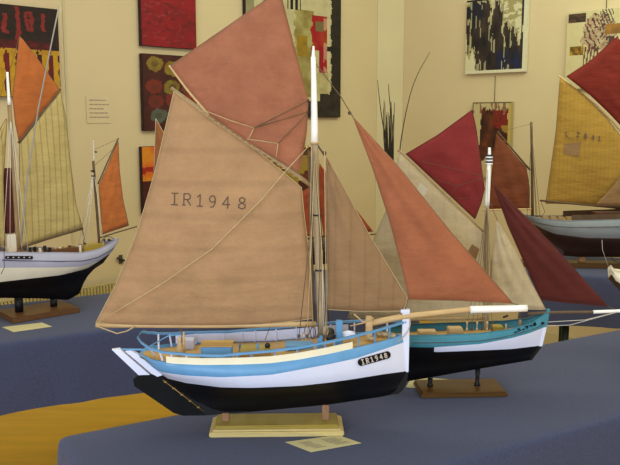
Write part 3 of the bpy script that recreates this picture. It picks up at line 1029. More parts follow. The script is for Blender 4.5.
b2s = spar(F2, [(528, 314), (549, 312.5), (594, 312)], .0042, .0040, M['drope'], 'bowsprit')
spar(F2, [(593, 312), (624, 310.8)], .0048, .0045, M['mastwhite'], 'bowsprit_tip', parent=b2s)
spar(F2, [(350, 321), (487, 318)], .004, .004, M['spar'], 'boom', yl=.003)
m2s, bm2 = sail(F2, 'mainsail', M['s_beige'], [(348, 318), (420, 317), (486, 314)], [(399.5, 152.5), (440, 192), (483, 233)],
     [(348, 318), (362, 275), (373.5, 240), (386, 210), (399.5, 152.5)], [(486, 314), (486, 270), (483, 233)], .014, 22, seed=21, bolt=M['rope'])
sail(F2, 'topsail', M['s_maroon'], [(406, 154), (440, 186), (475, 219)], [(472, 110), (476, 128), (484.5, 189)],
     [(406, 154), (438, 135), (472, 110)], [(475, 219), (481, 203), (484.5, 189)], .014, 20, seed=22, bolt=M['s_dmaroon'])
sail(F2, 'staysail', M['s_beige'], [(489.5, 304), (515, 309), (545.5, 309.5)], [(497, 220.5), (498, 222.5)],
     [(489.5, 304), (491, 262), (497, 220.5)], [(545.5, 309.5), (531, 282), (516, 251), (498, 222.5)], .012, 20, seed=23, bolt=M['rope'])
sail(F2, 'jib', M['s_dmaroon'], [(541, 299.5), (570, 303), (608, 306.5)], [(493.5, 185), (494.5, 186)],
     [(541, 299.5), (525, 264), (508, 226), (493.5, 185)], [(608, 306.5), (560, 253), (528, 219), (494.5, 186)], .014, 22, seed=24, bolt=M['s_dmaroon'])
# patches sewn on the main
for poly, mm in (([(420, 182), (428, 189), (424, 197), (417, 190)], M['s_patchw']), ([(472, 244), (479.5, 249), (476, 259.5), (467, 253)], M['s_patch'])):
    mb = MB(); vs = [F2.hit(bm2, x, y, .0012) for x, y in poly]; mb.add(vs, [[0, 1, 2, 3]]); mb.build('sewn_patch', mm, m2s)
for a, b, c in (((420, 161), (450, 168), (484, 176)), ((431, 178), (457, 186), (484, 178)), ((457, 186), (449, 198), (470, 198))):
    rope(F2, [a, b, c], .0006, M['drope'], 'crane_line', ys=-.016)
rope(F2, [(494, 186), (489, 170)], .0009, M['drope'], 'jib_halyard')
rope(F2, [(608, 306.5), (618, 310.5)], .0009, M['drope'], 'jib_tack_line')
rope(F2, [(498, 222), (489, 200)], .0009, M['drope'], 'staysail_halyard')
rope(F2, [(547, 322), (585, 320), (612, 313)], .0009, M['wrope'], 'bobstay')
rope(F2, [(546, 326), (570, 325), (596, 318), (618, 312)], .0008, M['wrope'], 'bowsprit_shroud', ys=-.01)
rope(F2, [(487.5, 170), (489, 320)], .0008, M['rope'], 'halyard', ys=-.012)
for i in range(6):
    x1 = 467 + i * 5
    rope(F2, [(487, 208, -.006), ((487 + x1) / 2 + 1, 265, -.03), (x1, 325, -.058)], .0006, M['drope'], 'shroud')
    p = F2.P(x1, 326, -.059)
    mb = MB(); mb.lathe(p + Vector((0, 0, -.012)), [(.0022, 0), (.0028, .004), (.0012, .008), (.0012, .016), (.0028, .020), (.0022, .025)], 8)
    mb.build('deadeye', M['darkwood'] if i % 2 else M['wood'], F2.root)
deck_box(F2, a_top, 427, 330, .0, .05, .04, .018, M['wood'], 'deck_house', drop=.02)
deck_box(F2, a_top, 455, 328, .01, .04, .035, .022, M['wood'], 'companion_hatch', drop=.02)
deck_box(F2, a_top, 497, 326, .01, .03, .03, .020, M['gold'], 'cargo_hatch', drop=.02)
deck_box(F2, a_top, 506, 326, -.01, .005, .005, .028, M['wood'], 'bitt_post', drop=.02)
deck_box(F2, a_top, 520, 322, -.002, .007, .007, .030, M['spar'], 'bitt_post', drop=.02)
mb = MB(); p = F2.P(503, 317.5, .02); mb.tube([p, F2.P(508, 315.5, .02)], .003, 8); mb.build('rolled_tarpaulin', M['iron'], F2.root)
xa = F2.P(432.5, 380).x; xb = F2.P(480.3, 370).x
pz1 = F2.P(432.5, 377).z; pz2 = F2.P(480.3, 368.2).z
stand('orange-brown wooden stand with black turned posts under the teal boat', (L2.x - .008, L2.y - .006, L2.z), radians(3.0), .238, .118, .014,
      [(0, .010, 0), (.004, .004, 0)], [(xa, 0, .0068, pz1, 'turned'), (xb, 0, .0068, pz2, 'turned')], M['black'], [M['brown']])

# =================================================================== BOAT 3 (left)
L3 = at_z(36, 311, .765); L3.z = .7515
ROT3 = radians(41)
F3 = Frame('model_sailing_boat', 'grey, cream and black hulled model boat with olive and orange sails at the left edge', tuple(L3), ROT3)
B3 = .085
top3 = [(-85, 246), (-40, 251), (0, 252.6), (40, 253.2), (60, 253), (82, 253.4), (99, 249.8), (112, 243.5), (118.5, 239)]
mid3 = [(-80, 272), (-40, 270), (0, 267.8), (60, 267.5), (82, 266.5), (100, 260.5), (112, 252), (117.5, 243)]
wat3 = [(-75, 296), (-40, 289), (0, 282), (40, 277.5), (60, 275.3), (82, 270), (103, 263)]
kee3 = [(-60, 304), (-20, 300), (0, 298), (40, 298.5), (68, 300), (79, 294)]
c_top = level(F3, top3, B3, (.45, 2.4, .8, 2.2), bow=-1); c_mid = level(F3, mid3, B3 * .98, (.45, 2.3, .9, 2.1), bow=-1)
c_wat = level(F3, wat3, B3 * .9, (.45, 2.1, 1.0, 1.9), bow=-1); c_kee = level(F3, kee3, .003, (.45, 9, .5, 9))
lv3 = [c_kee, lerp_level(c_kee, c_wat, .35, .12, .18), lerp_level(c_kee, c_wat, .6, .45, .36), lerp_level(c_kee, c_wat, .82, .8, .62), c_wat, c_mid, c_top]
x82 = F3.P(84, 270).x
hull3, bvh3 = hull_mesh(F3, lv3, [M['black'], M['creamhull'], M['grey']], lambda k, p: 0 if k < 4 or (k == 4 and p.x > x82) else (1 if k < 5 else 2), .003)
deck_mesh(F3, c_top, .012, .004, M['deck'])
for s_ in (1, -1):
    ribbon(F3, c_top, -.001, .003, .006, M['grey'], 'rail_cap', 0, None, s_)
mb = MB(); mb.tube([F3.hit(bvh3, x, y, .0018) for x, y in ((2, 260), (20, 260.8), (60, 261.3), (82, 261), (90, 259.5), (99, 256.8), (108, 252), (113, 248.5))], .0014, 5)
mb.build('rubbing_strake', M['iron'], F3.root)
hull_plate(F3, bvh3, (6.5, 257.4), (31.5, 257.5), 3.2, M['black'], '', None)
mb = MB()
for k in range(5):
    x_ = 8 + k * 5.4; vs = [F3.hit(bvh3, x_ + a, 257.4 + b, .0055) for a, b in ((-.8, -.5), (.8, -.5), (.8, .5), (-.8, .5))]
    mb.add(vs, [[0, 1, 2, 3]])
mb.build('name_lettering', M['pink'], F3.root)
m3 = spar(F3, [(9.2, 103), (13, 160), (18.5, 255)], .0075, .0080, M['spar'], 'mast', yl=.004)
spar(F3, [(7.2, 72), (9.3, 105)], .0045, .006, M['mastwhite'], 'topmast')
spar(F3, [(60.5, 89), (40, 115), (18.5, 143)], .004, .005, M['drope'], 'gaff', yl=.002)
spar(F3, [(18, 248.5), (50, 238), (83, 228.5)], .0045, .0045, M['darkwood'], 'boom')
spar(F3, [(59, 6), (38, 110), (27, 180), (21, 244)], .0024, .0032, M['grspar'], 'loose_spar', yl=-.05)
sail(F3, 'topsail', M['s_org3'], [(19, 141.5), (38, 117), (60, 90.5)], [(19.5, 36), (22, 38.5)],
     [(19, 141.5), (15, 122), (12.5, 97), (19.5, 36)], [(60, 90.5), (40, 62), (22, 38.5)], .012, 18, seed=31, bolt=M['drope'])
sail(F3, 'mainsail', M['s_green'], [(20.5, 247), (50, 237), (82.5, 227.5)], [(19.5, 144), (39, 119), (60.5, 92)],
     [(20.5, 247), (19, 195), (19.5, 144)], [(82.5, 227.5), (76, 205), (70, 160), (66, 118), (60.5, 92)], .015, 24, seed=32, bolt=M['drope'])
sail(F3, 'foresail', M['s_green'], [(-62, 244), (-20, 247), (5, 246)], [(6, 118), (7, 120)],
     [(-62, 244), (-28, 180), (6, 118)], [(5, 246), (3.5, 180), (7, 120)], .008, 16, seed=33, bolt=M['drope'])
# furled dark red sail hanging beside the mast
mb = MB(); top_ = F3.P(9.5, 168, .015); bot_ = F3.P(10, 233, .015)
seg = 28
vs = []; fs = []
for j in range(10):
    c = top_.lerp(bot_, j / 9)
    for k in range(seg):
        a = 2 * pi * k / seg; r_ = .0215 + .0035 * sin(a * 7 + j * .4)
        vs.append(c + Vector((cos(a) * r_, sin(a) * r_ * .45, 0)))
for j in range(9):
    for k in range(seg):
        a = j * seg + k; b = j * seg + (k + 1) % seg; fs.append([a, b, b + seg, a + seg])
fs += [list(range(seg)), [9 * seg + k for k in range(seg)]]
mb.add(vs, fs, 0, True); mb.build('furled_sail', M['s_dmaroon'], F3.root)
mb = MB(); a = F3.P(10.8, 234, .012); b = F3.P(10.8, 252, .012)
mb.box((a + b) / 2, (.034, .03, (a - b).length), bevel=.003); mb.build('deck_locker', M['creamhull'], F3.root)
# mizzen
mz = spar(F3, [(93.3, 161), (96, 200), (99.8, 250)], .0050, .0052, M['darkwood'], 'mizzen_mast')
spar(F3, [(93.2, 140), (94, 162)], .0018, .003, M['wrope'], 'mizzen_topmast')
for k, (x, y) in enumerate(((95.8, 152), (92.8, 171), (93.5, 176))):
    p = F3.P(x, y); mb = MB(); mb.box(p, (.014 if k else .006, .012, .006), bevel=.001); mb.build('mast_band', M['iron'], mz)
spar(F3, [(118.5, 138), (108, 161), (98, 184)], .0030, .0035, M['drope'], 'mizzen_gaff')
spar(F3, [(99, 238), (118, 232), (137, 226.5)], .0028, .0026, M['darkwood'], 'mizzen_boom')
sail(F3, 'mizzen_sail', M['s_org3'], [(102, 234.5), (115, 230), (128.8, 225.5)], [(98.8, 186), (108, 165), (118.2, 141)],
     [(102, 234.5), (100.5, 210), (98.8, 186)], [(128.8, 225.5), (123, 200), (119.5, 170), (118.2, 141)], .010, 16, seed=34, bolt=M['drope'])
R3 = .0009
rope(F3, [(93.5, 150), (118, 139)], R3 * .8, M['drope'], 'peak_halyard'); rope(F3, [(95, 165), (112, 150)], R3 * .8, M['drope'], 'peak_halyard')
for i, (xx, yy, s_) in enumerate(((82, 248, -1), (87, 247, -1), (104, 246, -1), (78, 246, 1), (84, 243, 1))):
    rope(F3, [(93.8, 170, 0), (xx, yy, .05 * s_)], R3, M['wrope'], 'mizzen_shroud')
for i, (xx, yy, s_) in enumerate(((28, 250, -1), (22, 250, -1), (3, 249, -1), (10, 249, -1), (36, 246, 1))):
    rope(F3, [(10.5, 118, 0), (xx, yy, .075 * s_)], R3, M['wrope'], 'shroud')
rope(F3, [(6, 76), (-15, 150), (-40, 246)], R3, M['drope'], 'forestay')
rope(F3, [(8, 76), (19, 38)], R3, M['drope'], 'topsail_halyard'); rope(F3, [(60, 90), (60, 6)], R3 * .6, M['wrope'], 'peak_line', ys=.0)
rope(F3, [(82, 228), (84, 238), (83, 251)], .0022, M['drope'], 'mainsheet')
rope(F3, [(4, 240, -.09), (4.2, 268, -.1), (1, 274, -.1)], .0012, M['iron'], 'davit_line')
deck_box(F3, c_top, 92, 249, .0, .09, .05, .030, M['gold'], 'deck_house', drop=.012)
deck_box(F3, c_top, 62, 252, .0, .12, .045, .022, M['brown3'], 'cabin', drop=.012)
for k in range(12):
    px = 30 + k * 5; yl = rnd.uniform(-.03, .03)
    deck_box(F3, c_top, px, 252, yl, .010, .010, rnd.uniform(.022, .040), rnd.choice([M['iron'], M['wood'], M['darkwood'], M['creamhull']]), rnd.choice(['bollard', 'deck_crate', 'cleat']), drop=.012)
for px in (104, 109):
    p = F3.P(px, 240, 0); mb = MB(); mb.lathe(p, [(.001, -.006), (.006, -.003), (.006, .003), (.001, .006)], 10); mb.build('bollard', M['iron'], F3.root)
rope(F3, [(101, 243), (103, 238), (109, 236), (114, 239)], .0013, M['iron'], 'stern_railing', sm=1)
xa = F3.P(16.5, 300).x; xb = F3.P(51.5, 300).x
z1 = F3.P(16.5, 297).z; z2 = F3.P(51.5, 298.5).z
stand('chestnut wooden stand with black round posts under the left boat', (L3.x + .006, L3.y + .006, L3.z), ROT3, .262, .17, .018,
      [(0, .018, 0), (.003, .003, 0)], [(xa, 0, .0155, z1, 'round'), (xb, 0, .0135, z2, 'round')], M['black'], [M['brown3']])

# =================================================================== BOAT 4 (right back)
L4 = at_z(582, 263, .77); L4.z = .7515
ROT4 = radians(-4)
F4 = Frame('model_sailing_boat', 'slate blue and dark brown model boat with ochre mainsail on the far right table', tuple(L4), ROT4)
B4 = .11
top4 = [(521.5, 214.5), (532, 217.6), (550, 219.8), (568, 221), (595, 220.5), (620, 219.7), (660, 216), (700, 208)]
mid4 = [(530, 222.5), (544, 229.5), (555, 234), (587, 238), (620, 238.5), (660, 238), (697, 232)]
kee4 = [(562, 255.5), (577, 256.8), (600, 257), (620, 257.3), (660, 257.3), (684, 255)]
low4 = [(547, 237), (557, 251), (566, 254), (620, 253), (660, 253), (690, 246)]
d_top = level(F4, top4, B4, (.4, 2.3, .75, 2.3)); d_mid = level(F4, mid4, B4 * .97, (.4, 2.1, .9, 2.2)); d_kee = level(F4, kee4, .004, (.45, 9, .5, 9))
lv4 = [d_kee, lerp_level(d_kee, d_mid, .3, .14), lerp_level(d_kee, d_mid, .55, .5), lerp_level(d_kee, d_mid, .8, .85), d_mid, d_top]
hull4, bvh4 = hull_mesh(F4, lv4, [M['brownhull'], M['grey4']], lambda k, p: 0 if k < 4 else 1, .003)
deck_mesh(F4, d_top, .006, .004, M['deck'])
ribbon(F4, d_top, -.002, .003, .006, M['grey4'], 'rail_cap', 0, None, 1)
ribbon(F4, d_top, -.002, .003, .006, M['grey4'], 'rail_cap', 0, None, -1)
mb = MB(); mb.tube([F4.hit(bvh4, x, y, .003) for x, y in ((528, 219.8), (540, 223.5), (555, 226.3), (570, 227.2), (595, 227), (622, 226.6))], .0015, 5)
mb.build('rubbing_strake', M['darkwood'], F4.root)
plate(F4, [(541, 236.3), (556, 236), (562, 243), (564, 256), (558, 252.5), (551, 243)], .012, M['brownhull'], 'rudder')
iq = idx(d_top, F4, 574)
ribbon(F4, d_top, 0.001, 5.5 / 200., .004, M['darkwood'], 'bulwark', iq, len(d_top) - 3, 1, inset=.012)
ribbon(F4, d_top, 0.001, 5.5 / 200., .004, M['darkwood'], 'bulwark', iq, len(d_top) - 3, -1, inset=.012)
spar(F4, [(531.3, 122), (532, 170), (532.5, 216)], .006, .0075, M['darkwood'], 'mizzen_mast')
spar(F4, [(497.5, 131.5), (513, 150), (530, 170)], .004, .005, M['darkwood'], 'mizzen_gaff')
spar(F4, [(482, 210), (532, 209)], .004, .005, M['wood'], 'mizzen_boom')
sail(F4, 'mizzen_sail', M['s_brown'], [(489, 209), (510, 209), (529.5, 209)], [(496.5, 133), (510, 149), (526.5, 168)],
     [(489, 209), (492, 170), (496.5, 133)], [(529.5, 209), (529.5, 187), (526.5, 168)], .012, 18, seed=41, bolt=M['s_brown'])
m4s, bm4 = sail(F4, 'mainsail', M['s_yellow'], [(545.5, 203.5), (580, 204), (617, 208), (668, 212)], [(560, 77.5), (583, 94), (606, 117), (630, 148), (668, 190)],
     [(545.5, 203.5), (549, 180), (556, 130), (560, 77.5)], [(668, 212), (668, 202), (668, 190)], .03, 24, seed=42, bolt=M['drope'])
sail(F4, 'topsail', M['s_maroon4'], [(566.5, 76.5), (590, 95), (608, 112), (668, 176)], [(617.5, 36), (640, 90), (668, 160)],
     [(566.5, 76.5), (590, 61), (617.5, 36)], [(668, 176), (668, 168), (668, 160)], .02, 20, yl=-.015, seed=43, folds=(9, .006), bolt=M['s_dmaroon'])
sail(F4, 'foresail', M['s_patch'], [(594, 206), (610, 206.5), (640, 207)], [(640, 150), (641, 152)],
     [(594, 206), (610, 190), (640, 150)], [(640, 207), (641, 180), (641, 152)], .006, 12, yl=-.05, seed=44)
spar(F4, [(540, 200.5), (580, 204.3), (672, 213)], .005, .006, M['darkwood'], 'boom')
spar(F4, [(558.5, 75.5), (600, 108), (672, 190)], .004, .005, M['wood'], 'gaff', yl=.01)
spar(F4, [(672, 20), (670, 130), (672, 216)], .009, .010, M['mast'], 'mast')
mb = MB()
for ch, x, y in (('L', 567, 134), ('.', 570.5, 136), ('2', 578, 134.5), ('8', 585.5, 136), ('4', 593, 137.5), ('1', 599.5, 138.5)):
    glyph_mesh(mb, ch, lambda a, b: F4.hit(bm4, a, b, .008), x, y, 3.2, 4.4, radians(3), 1.0)
mb.build('sail_number', M['dink'], m4s)
mb = MB(); mb.add([F4.hit(bm4, x, y, .002) for x, y in ((564, 144), (581, 142), (579, 157), (563.5, 154))], [[0, 1, 2, 3]]); mb.build('sewn_patch', M['s_patch'], m4s)
rope(F4, [(541, 202), (545, 212), (541, 217)], .0015, M['drope'], 'mainsheet')
for x1, s_ in ((527, -1), (536, -1), (540, -1), (537, 1)):
    rope(F4, [(531.5, 132, 0), (x1, 217, .05 * s_)], .0012, M['drope'], 'mizzen_shroud')
rope(F4, [(531, 124), (498, 132)], .0009, M['drope'], 'peak_halyard')
for px in (545, 553, 561, 569):
    deck_box(F4, d_top, px, 218, 0.0, .03, .03, .014, M['spar'] if px % 4 == 1 else M['brown3'], 'deck_crate', drop=.006)
deck_box(F4, d_top, 610, 215, 0.0, .16, .08, .032, M['redbrown'], 'cabin', drop=.006)
rope(F4, [(602, 240, -.13), (602.5, 250, -.14), (609, 268, -.15)], .0010, M['wrope'], 'hanging_line')
xa = F4.P(582, 256).x; xb = F4.P(650, 256).x
stand('long light brown wooden stand under the slate blue boat', tuple(L4), ROT4, .62, .10, .02,
      [(0, .022, 0), (.003, .004, 0)], [(xa, 0, .014, F4.P(582, 256.8).z, 'square'), (xb, 0, .014, F4.P(650, 257.2).z, 'square')], M['post'], [M['brown']])

# =================================================================== BOAT 5 (behind the tan mainsail)
L5 = at_z(265, 278, .765); L5.z = .7515
ROT5 = radians(12)
F5 = Frame('model_sailing_boat', 'rust brown sailed model boat mostly hidden behind the tan mainsail on the left table', tuple(L5), ROT5)
e_top = level(F5, [(196, 240), (240, 245), (300, 244), (352, 233)], .075, (.4, 2.4, .7, 2.3)); e_wat = level(F5, [(206, 254), (280, 259), (348, 250)], .068, (.4, 2.2, .9, 2.2))
e_kee = level(F5, [(218, 268), (280, 267), (340, 263)], .004, (.45, 9, .5, 9))
hull_mesh(F5, [e_kee, lerp_level(e_kee, e_wat, .4, .2), lerp_level(e_kee, e_wat, .75, .75), e_wat, e_top], [M['black'], M['brownhull']], lambda k, p: 0 if k < 3 else 1, .003)
deck_mesh(F5, e_top, .008, .004, M['deck'])
spar(F5, [(318, 160), (316, 246)], .006, .007, M['spar'], 'mast'); spar(F5, [(177, 128), (198, 243)], .0045, .005, M['spar'], 'mizzen_mast', yl=.01)
spar(F5, [(310, 240), (366, 235), (377, 234)], .0035, .0035, M['drope'], 'boom')
sail(F5, 'mizzen_sail', M['s_brn5'], [(153.5, 228), (180, 230), (198, 228)], [(155.7, 118.5), (156.5, 120)],
     [(153.5, 228), (154, 170), (155.7, 118.5)], [(198, 228), (182, 165), (156.5, 120)], .008, 14, seed=51, bolt=M['s_patchw'])
sail(F5, 'mainsail', M['s_red5'], [(324, 238), (350, 234), (373, 231.5)], [(319.5, 163), (321, 166)],
     [(324, 238), (318.5, 200), (319.5, 163)], [(373, 231.5), (350, 202), (321, 166)], .008, 14, seed=52, bolt=M['s_red5'])
sail(F5, 'foresail', M['s_red5'], [(225, 236), (270, 238), (313, 236)], [(312.5, 186), (313.5, 187)],
     [(225, 236), (270, 208), (312.5, 186)], [(313, 236), (313, 210), (313.5, 187)], .008, 14, seed=53)
stand('wooden stand behind the tan mainsail under the rust brown sailed boat', tuple(L5), ROT5, .34, .09, .014,
      [(0, .014, 0)], [(-.09, 0, .009, F5.P(245, 267).z, 'round'), (.09, 0, .009, F5.P(290, 267).z, 'round')], M['black'], [M['brown']])

# =================================================================== BOAT 6 (right edge, only its end in view)
L6 = at_z(668, 362, .765); L6.z = .7515
ROT6 = radians(6)
F6 = Frame('model_rowing_boat', 'cream topped dark boat whose rounded end juts in at the right edge', tuple(L6), ROT6, cat='model boat')
f_top = level(F6, [(610.8, 266), (614, 271), (622, 275), (640, 279), (670, 281), (730, 274)], .07, (.25, 2.2, .42, 2.3)); f_mid = level(F6, [(611.5, 274), (615, 280), (622, 285), (645, 291), (670, 293), (728, 286)], .068, (.25, 2.2, .42, 2.3))
f_kee = level(F6, [(624, 296), (640, 308), (670, 312), (718, 308)], .004, (.45, 9, .5, 9))
hull_mesh(F6, [f_kee, lerp_level(f_kee, f_mid, .45, .3), lerp_level(f_kee, f_mid, .8, .82), f_mid, f_top], [M['brownhull'], M['cream']], lambda k, p: 0 if k < 3 else 1, .003)
deck_mesh(F6, f_top, .006, .004, M['creamhull'])
zk = F6.P(668, 312).z
ribbon(F6, f_top, -.001, .004, .006, M['cream'], 'rail_cap', 0, None, 1); ribbon(F6, f_top, -.001, .004, .006, M['cream'], 'rail_cap', 0, None, -1)
rope(F6, [(611, 257), (614, 261), (621, 264), (632, 262)], .0016, M['iron'], 'mooring_line', ys=0, sm=1)
stand('dark brown stand block at the right edge of the near table', tuple(L6), ROT6, .225, .10, .03,
      [(0, .024, 0), (.004, .004, 0)], [(-.06, 0, .009, zk, 'round'), (.06, 0, .009, zk, 'round')], M['black'], [M['brownhull']])

# ------------------------------------------------------------------ cards on the tables
def card(poly, z, label, lines=True, m=M['paper']):
    c = Vector((0, 0, 0))
    P3 = [at_z(x, y, z) for x, y in poly]
    for p in P3: c += p / 4
    c.z = z - .0004
    o_ = thing('caption_card', label, 'card', tuple(c))
    mb = MB(); n = 4
    vs = [p - c for p in P3] + [p - c - Vector((0, 0, .0006)) for p in P3]
    mb.add(vs, [[0, 1, 2, 3], [7, 6, 5, 4]] + [[k, (k + 1) % 4, 4 + (k + 1) % 4, 4 + k] for k in range(4)])
    mb.build('card_sheet', m, o_)
    if lines:
        mb = MB()
        def uv(u, v): return (P3[0] * (1 - u) * (1 - v) + P3[1] * u * (1 - v) + P3[2] * u * v + P3[3] * (1 - u) * v) - c + Vector((0, 0, .0004))
        rr = random.Random(5)
        for (u0, u1) in ((.12, .42), (.56, .88)):
            for k in range(6):
                v = .2 + k * .11
                a = u0 + rr.uniform(0, .05); b = u1 - rr.uniform(0, .08)
                mb.add([uv(a, v), uv(b, v), uv(b, v + .05), uv(a, v + .05)], [[0, 1, 2, 3]])
        mb.build('printed_lines', M['ink'], o_)
    return o_
card([(285, 442), (338, 435), (361.5, 443), (311, 452)], .7525, 'cream caption card with two printed blocks in front of the yellow stand')
card([(2, 327), (42, 322.5), (52, 326.5), (13.5, 332)], .7525, 'cream caption card in front of the chestnut stand at left', False)
card([(406, 387), (412, 376.5), (452, 379.5), (449, 391)], .7523, 'cream caption card tucked under the orange-brown stand of the teal boat', False)

# ------------------------------------------------------------------ dried branches in a floor vase
vp = at_y(393, 200, 5.0); vx, vy = vp.x, vp.y
v_ = thing('floor_vase', 'tall brown floor vase in the corner holding dark dried branches', 'vase', (vx, vy, 0))
mb = MB(); mb.lathe((0, 0, 0), [(.09, 0), (.13, .08), (.15, .3), (.12, .5), (.07, .66), (.06, .75), (.075, .8), (.066, .8), (.05, .74), (.055, .66), (.06, .5)], 24)
mb.build('vase_body', M['vase'], v_)
def twig(pts, label, r0=.006, r1=.002, group='dried branches standing in the corner vase'):
    base = Vector((vx, vy, .45))
    P3 = [base] + [at_y(x, y, Y) for x, y, Y in pts]
    c = base.copy()
    mb = MB()
    pp = smooth_poly([p - c for p in P3], 2)
    mb.tube(pp, r0, 6, r1=r1)
    o = mb.build('dried_branch', M['twig'], None, tuple(c))
    tag(o, label, 'branch', group)
twig([(391, 170, 5.0), (383, 125, 5.0), (380, 105, 5.0), (377.5, 80, 5.0)], 'thin dark branch leaning left with its tip above the bundle', .006, .0016, None)
twig([(393, 170, 5.02), (392, 120, 5.02), (389, 95, 5.02), (388.5, 84, 5.02)], 'second tallest upright dark branch of the dried bundle', .006, .0016, None)
twig([(398, 160, 4.98), (405, 115, 4.98), (414, 80, 4.98), (430, 52, 4.98)], 'single long branch curving right towards the top of the wall', .005, .0014, None)
for k in range(16):
    x = 383.5 + k * .65 + rnd.uniform(-.6, .6)
    twig([(388 + k * .35, 175, 5.0), (x, 140, 5.0 + rnd.uniform(-.03, .03)), (x + rnd.uniform(-1.5, 1.5), rnd.uniform(98, 122), 5.0)],
         'short dark dried branch packed in the dense bundle', .006, .0016)

# ------------------------------------------------------------------ pictures on the walls
def painting(name, label, wallid, x0, x1, ytop, ybot, painter, nx, ny, depth=.03, side='canvas_side', wire=None, wlen=1.0, border=None, ref=None, name_='painting'):
    P, N_ = (WL_P, WL_N) if wallid == 'L' else (WR_P, WR_N)
    xc = (x0 + x1) / 2
    off = N_ * (depth + .002)
    a = at_plane(x0, (ytop + ybot) / 2, P + off, N_); b = at_plane(x1, (ytop + ybot) / 2, P + off, N_)
    tp = at_plane(xc, ytop, P + off, N_); bt = at_plane(xc, ybot, P + off, N_)
    w = (b - a).to_2d().length; h = tp.z - bt.z
    c = (a + b) / 2; c.z = bt.z
    ang = radians(45) if wallid == 'L' else radians(-45)
    t = thing(name_, label, 'painting', tuple(c - N_ * depth), ang)
    # local: x along wall (left to right as seen), -y towards the room, z up
    mb = MB(); mb.box((0, -depth / 2, h / 2), (w, depth - .002, h), bevel=.002)
    mb.build('stretched_canvas', M[side], t)
    me = bpy.data.meshes.new('painted_face')
    bw = .0
    vs = []; fs = []
    for j in range(ny + 1):
        for i in range(nx + 1):
            vs.append((-w / 2 + .002 + (w - .004) * i / nx, -depth, .002 + (h - .004) * j / ny))
    for j in range(ny):
        for i in range(nx):
            q = j * (nx + 1) + i
            fs.append((q, q + 1, q + nx + 2, q + nx + 1))
    me.from_pydata(vs, [], fs)
    me.materials.append(M['paint'])
    at = me.color_attributes.new('pigment', 'FLOAT_COLOR', 'CORNER')
    buf = []
    for j in range(ny):
        for i in range(nx):
            cc = s2l(painter((i + .5) / nx, 1 - (j + .5) / ny))
            buf += [*cc, 1.0] * 4
    at.data.foreach_set('color', buf)
    o = bpy.data.objects.new('painted_face', me); COL.objects.link(o); o.parent = t
    if wire:
        mb = MB()
        for wx in wire: mb.tube([Vector((wx * w, -.012, h)), Vector((wx * w, -.012, min(WH - c.z, h + wlen)))], .0022, 6)
        mb.build('hanging_wire', M['wire'], t)
    return t

def hsh(i, j, s=0):
    n = int(i) * 374761393 + int(j) * 668265263 + s * 974634777
    n = (n ^ (n >> 13)) * 1274126177 & 0xffffffff
    return ((n ^ (n >> 16)) & 0xffff) / 65535.
def vn(x, y, s=0):
    i, j = math.floor(x), math.floor(y); fx, fy = x - i, y - j
    fx = fx * fx * (3 - 2 * fx); fy = fy * fy * (3 - 2 * fy)
    return (hsh(i, j, s) * (1 - fx) + hsh(i + 1, j, s) * fx) * (1 - fy) + (hsh(i, j + 1, s) * (1 - fx) + hsh(i + 1, j + 1, s) * fx) * fy
def fb(x, y, s=0): return (vn(x, y, s) + .5 * vn(2 * x, 2 * y, s + 1) + .25 * vn(4 * x, 4 * y, s + 2)) / 1.75
def mixc(a, b, f): f = max(0, min(1, f)); return tuple(x + (y - x) * f for x, y in zip(a, b))

def p_left(u, v):
    # black upper field with red strokes, dark red band, yellow strokes below
    x = u * 98 - 38; y = v * 94 + 3          # photo-like coordinates
    n = fb(u * 24, v * 24, 1); wob = (fb(u * 9, v * 14, 9) - .5) * 5
    c = mixc((24, 20, 18), (48, 30, 26), n)
    if y < 38:
        for (sx, sw, y0, y1) in ((-22, 4, 6, 30), (-10, 4, 5, 31), (4, 4, 12, 31), (17, 4, 4, 40), (27, 3, 9, 27), (32, 3, 9, 27), (44, 3.5, 9, 27)):
            if abs(x - sx + wob) < sw / 2 + .3 and y0 < y < y1: c = mixc((100, 26, 26), (140, 40, 36), n)
        for (xa_, xb_, yy) in ((26, 33, 10), (26, 33, 18), (26, 33, 26), (-22, -10, 29), (4, 8, 31)):
            if xa_ < x < xb_ and abs(y - yy + wob * .5) < 1.6: c = (118, 34, 32)
    elif y < 47:
        c = mixc((112, 22, 26), (44, 20, 20), n * 1.4 - .2)
        if x > 50 and n < .55: c = (36, 20, 20)
    else:
        c = mixc((106, 26, 32), (40, 20, 22), fb(u * 7, v * 3, 4) * 1.5 - .3)
        per = ((x + 200) % 11.5)
        if per < 6.2 + wob and y > 46 + 3 * vn(x * .3, 0, 6) and y < 98: c = mixc((196, 152, 30), (160, 118, 26), n)
        if y < 52 and 2 < x < 60 and vn(x * .5, y * .4, 5) > .3: c = mixc((196, 158, 40), (150, 100, 30), n)
    return c

def p_red(u, v):
    n = fb(u * 8, v * 12, 11); c = mixc((146, 18, 28), (112, 22, 26), n)
    if fb(u * 16, v * 44, 12) > .72 - .10 * (1 - v): c = mixc(c, (160, 84, 80), .35)
    if u > .5 and v > .5: c = mixc(c, (106, 16, 22), .25)
    if fb(u * 9, v * 26, 15) < .3: c = mixc(c, (90, 20, 22), .6)
    return c

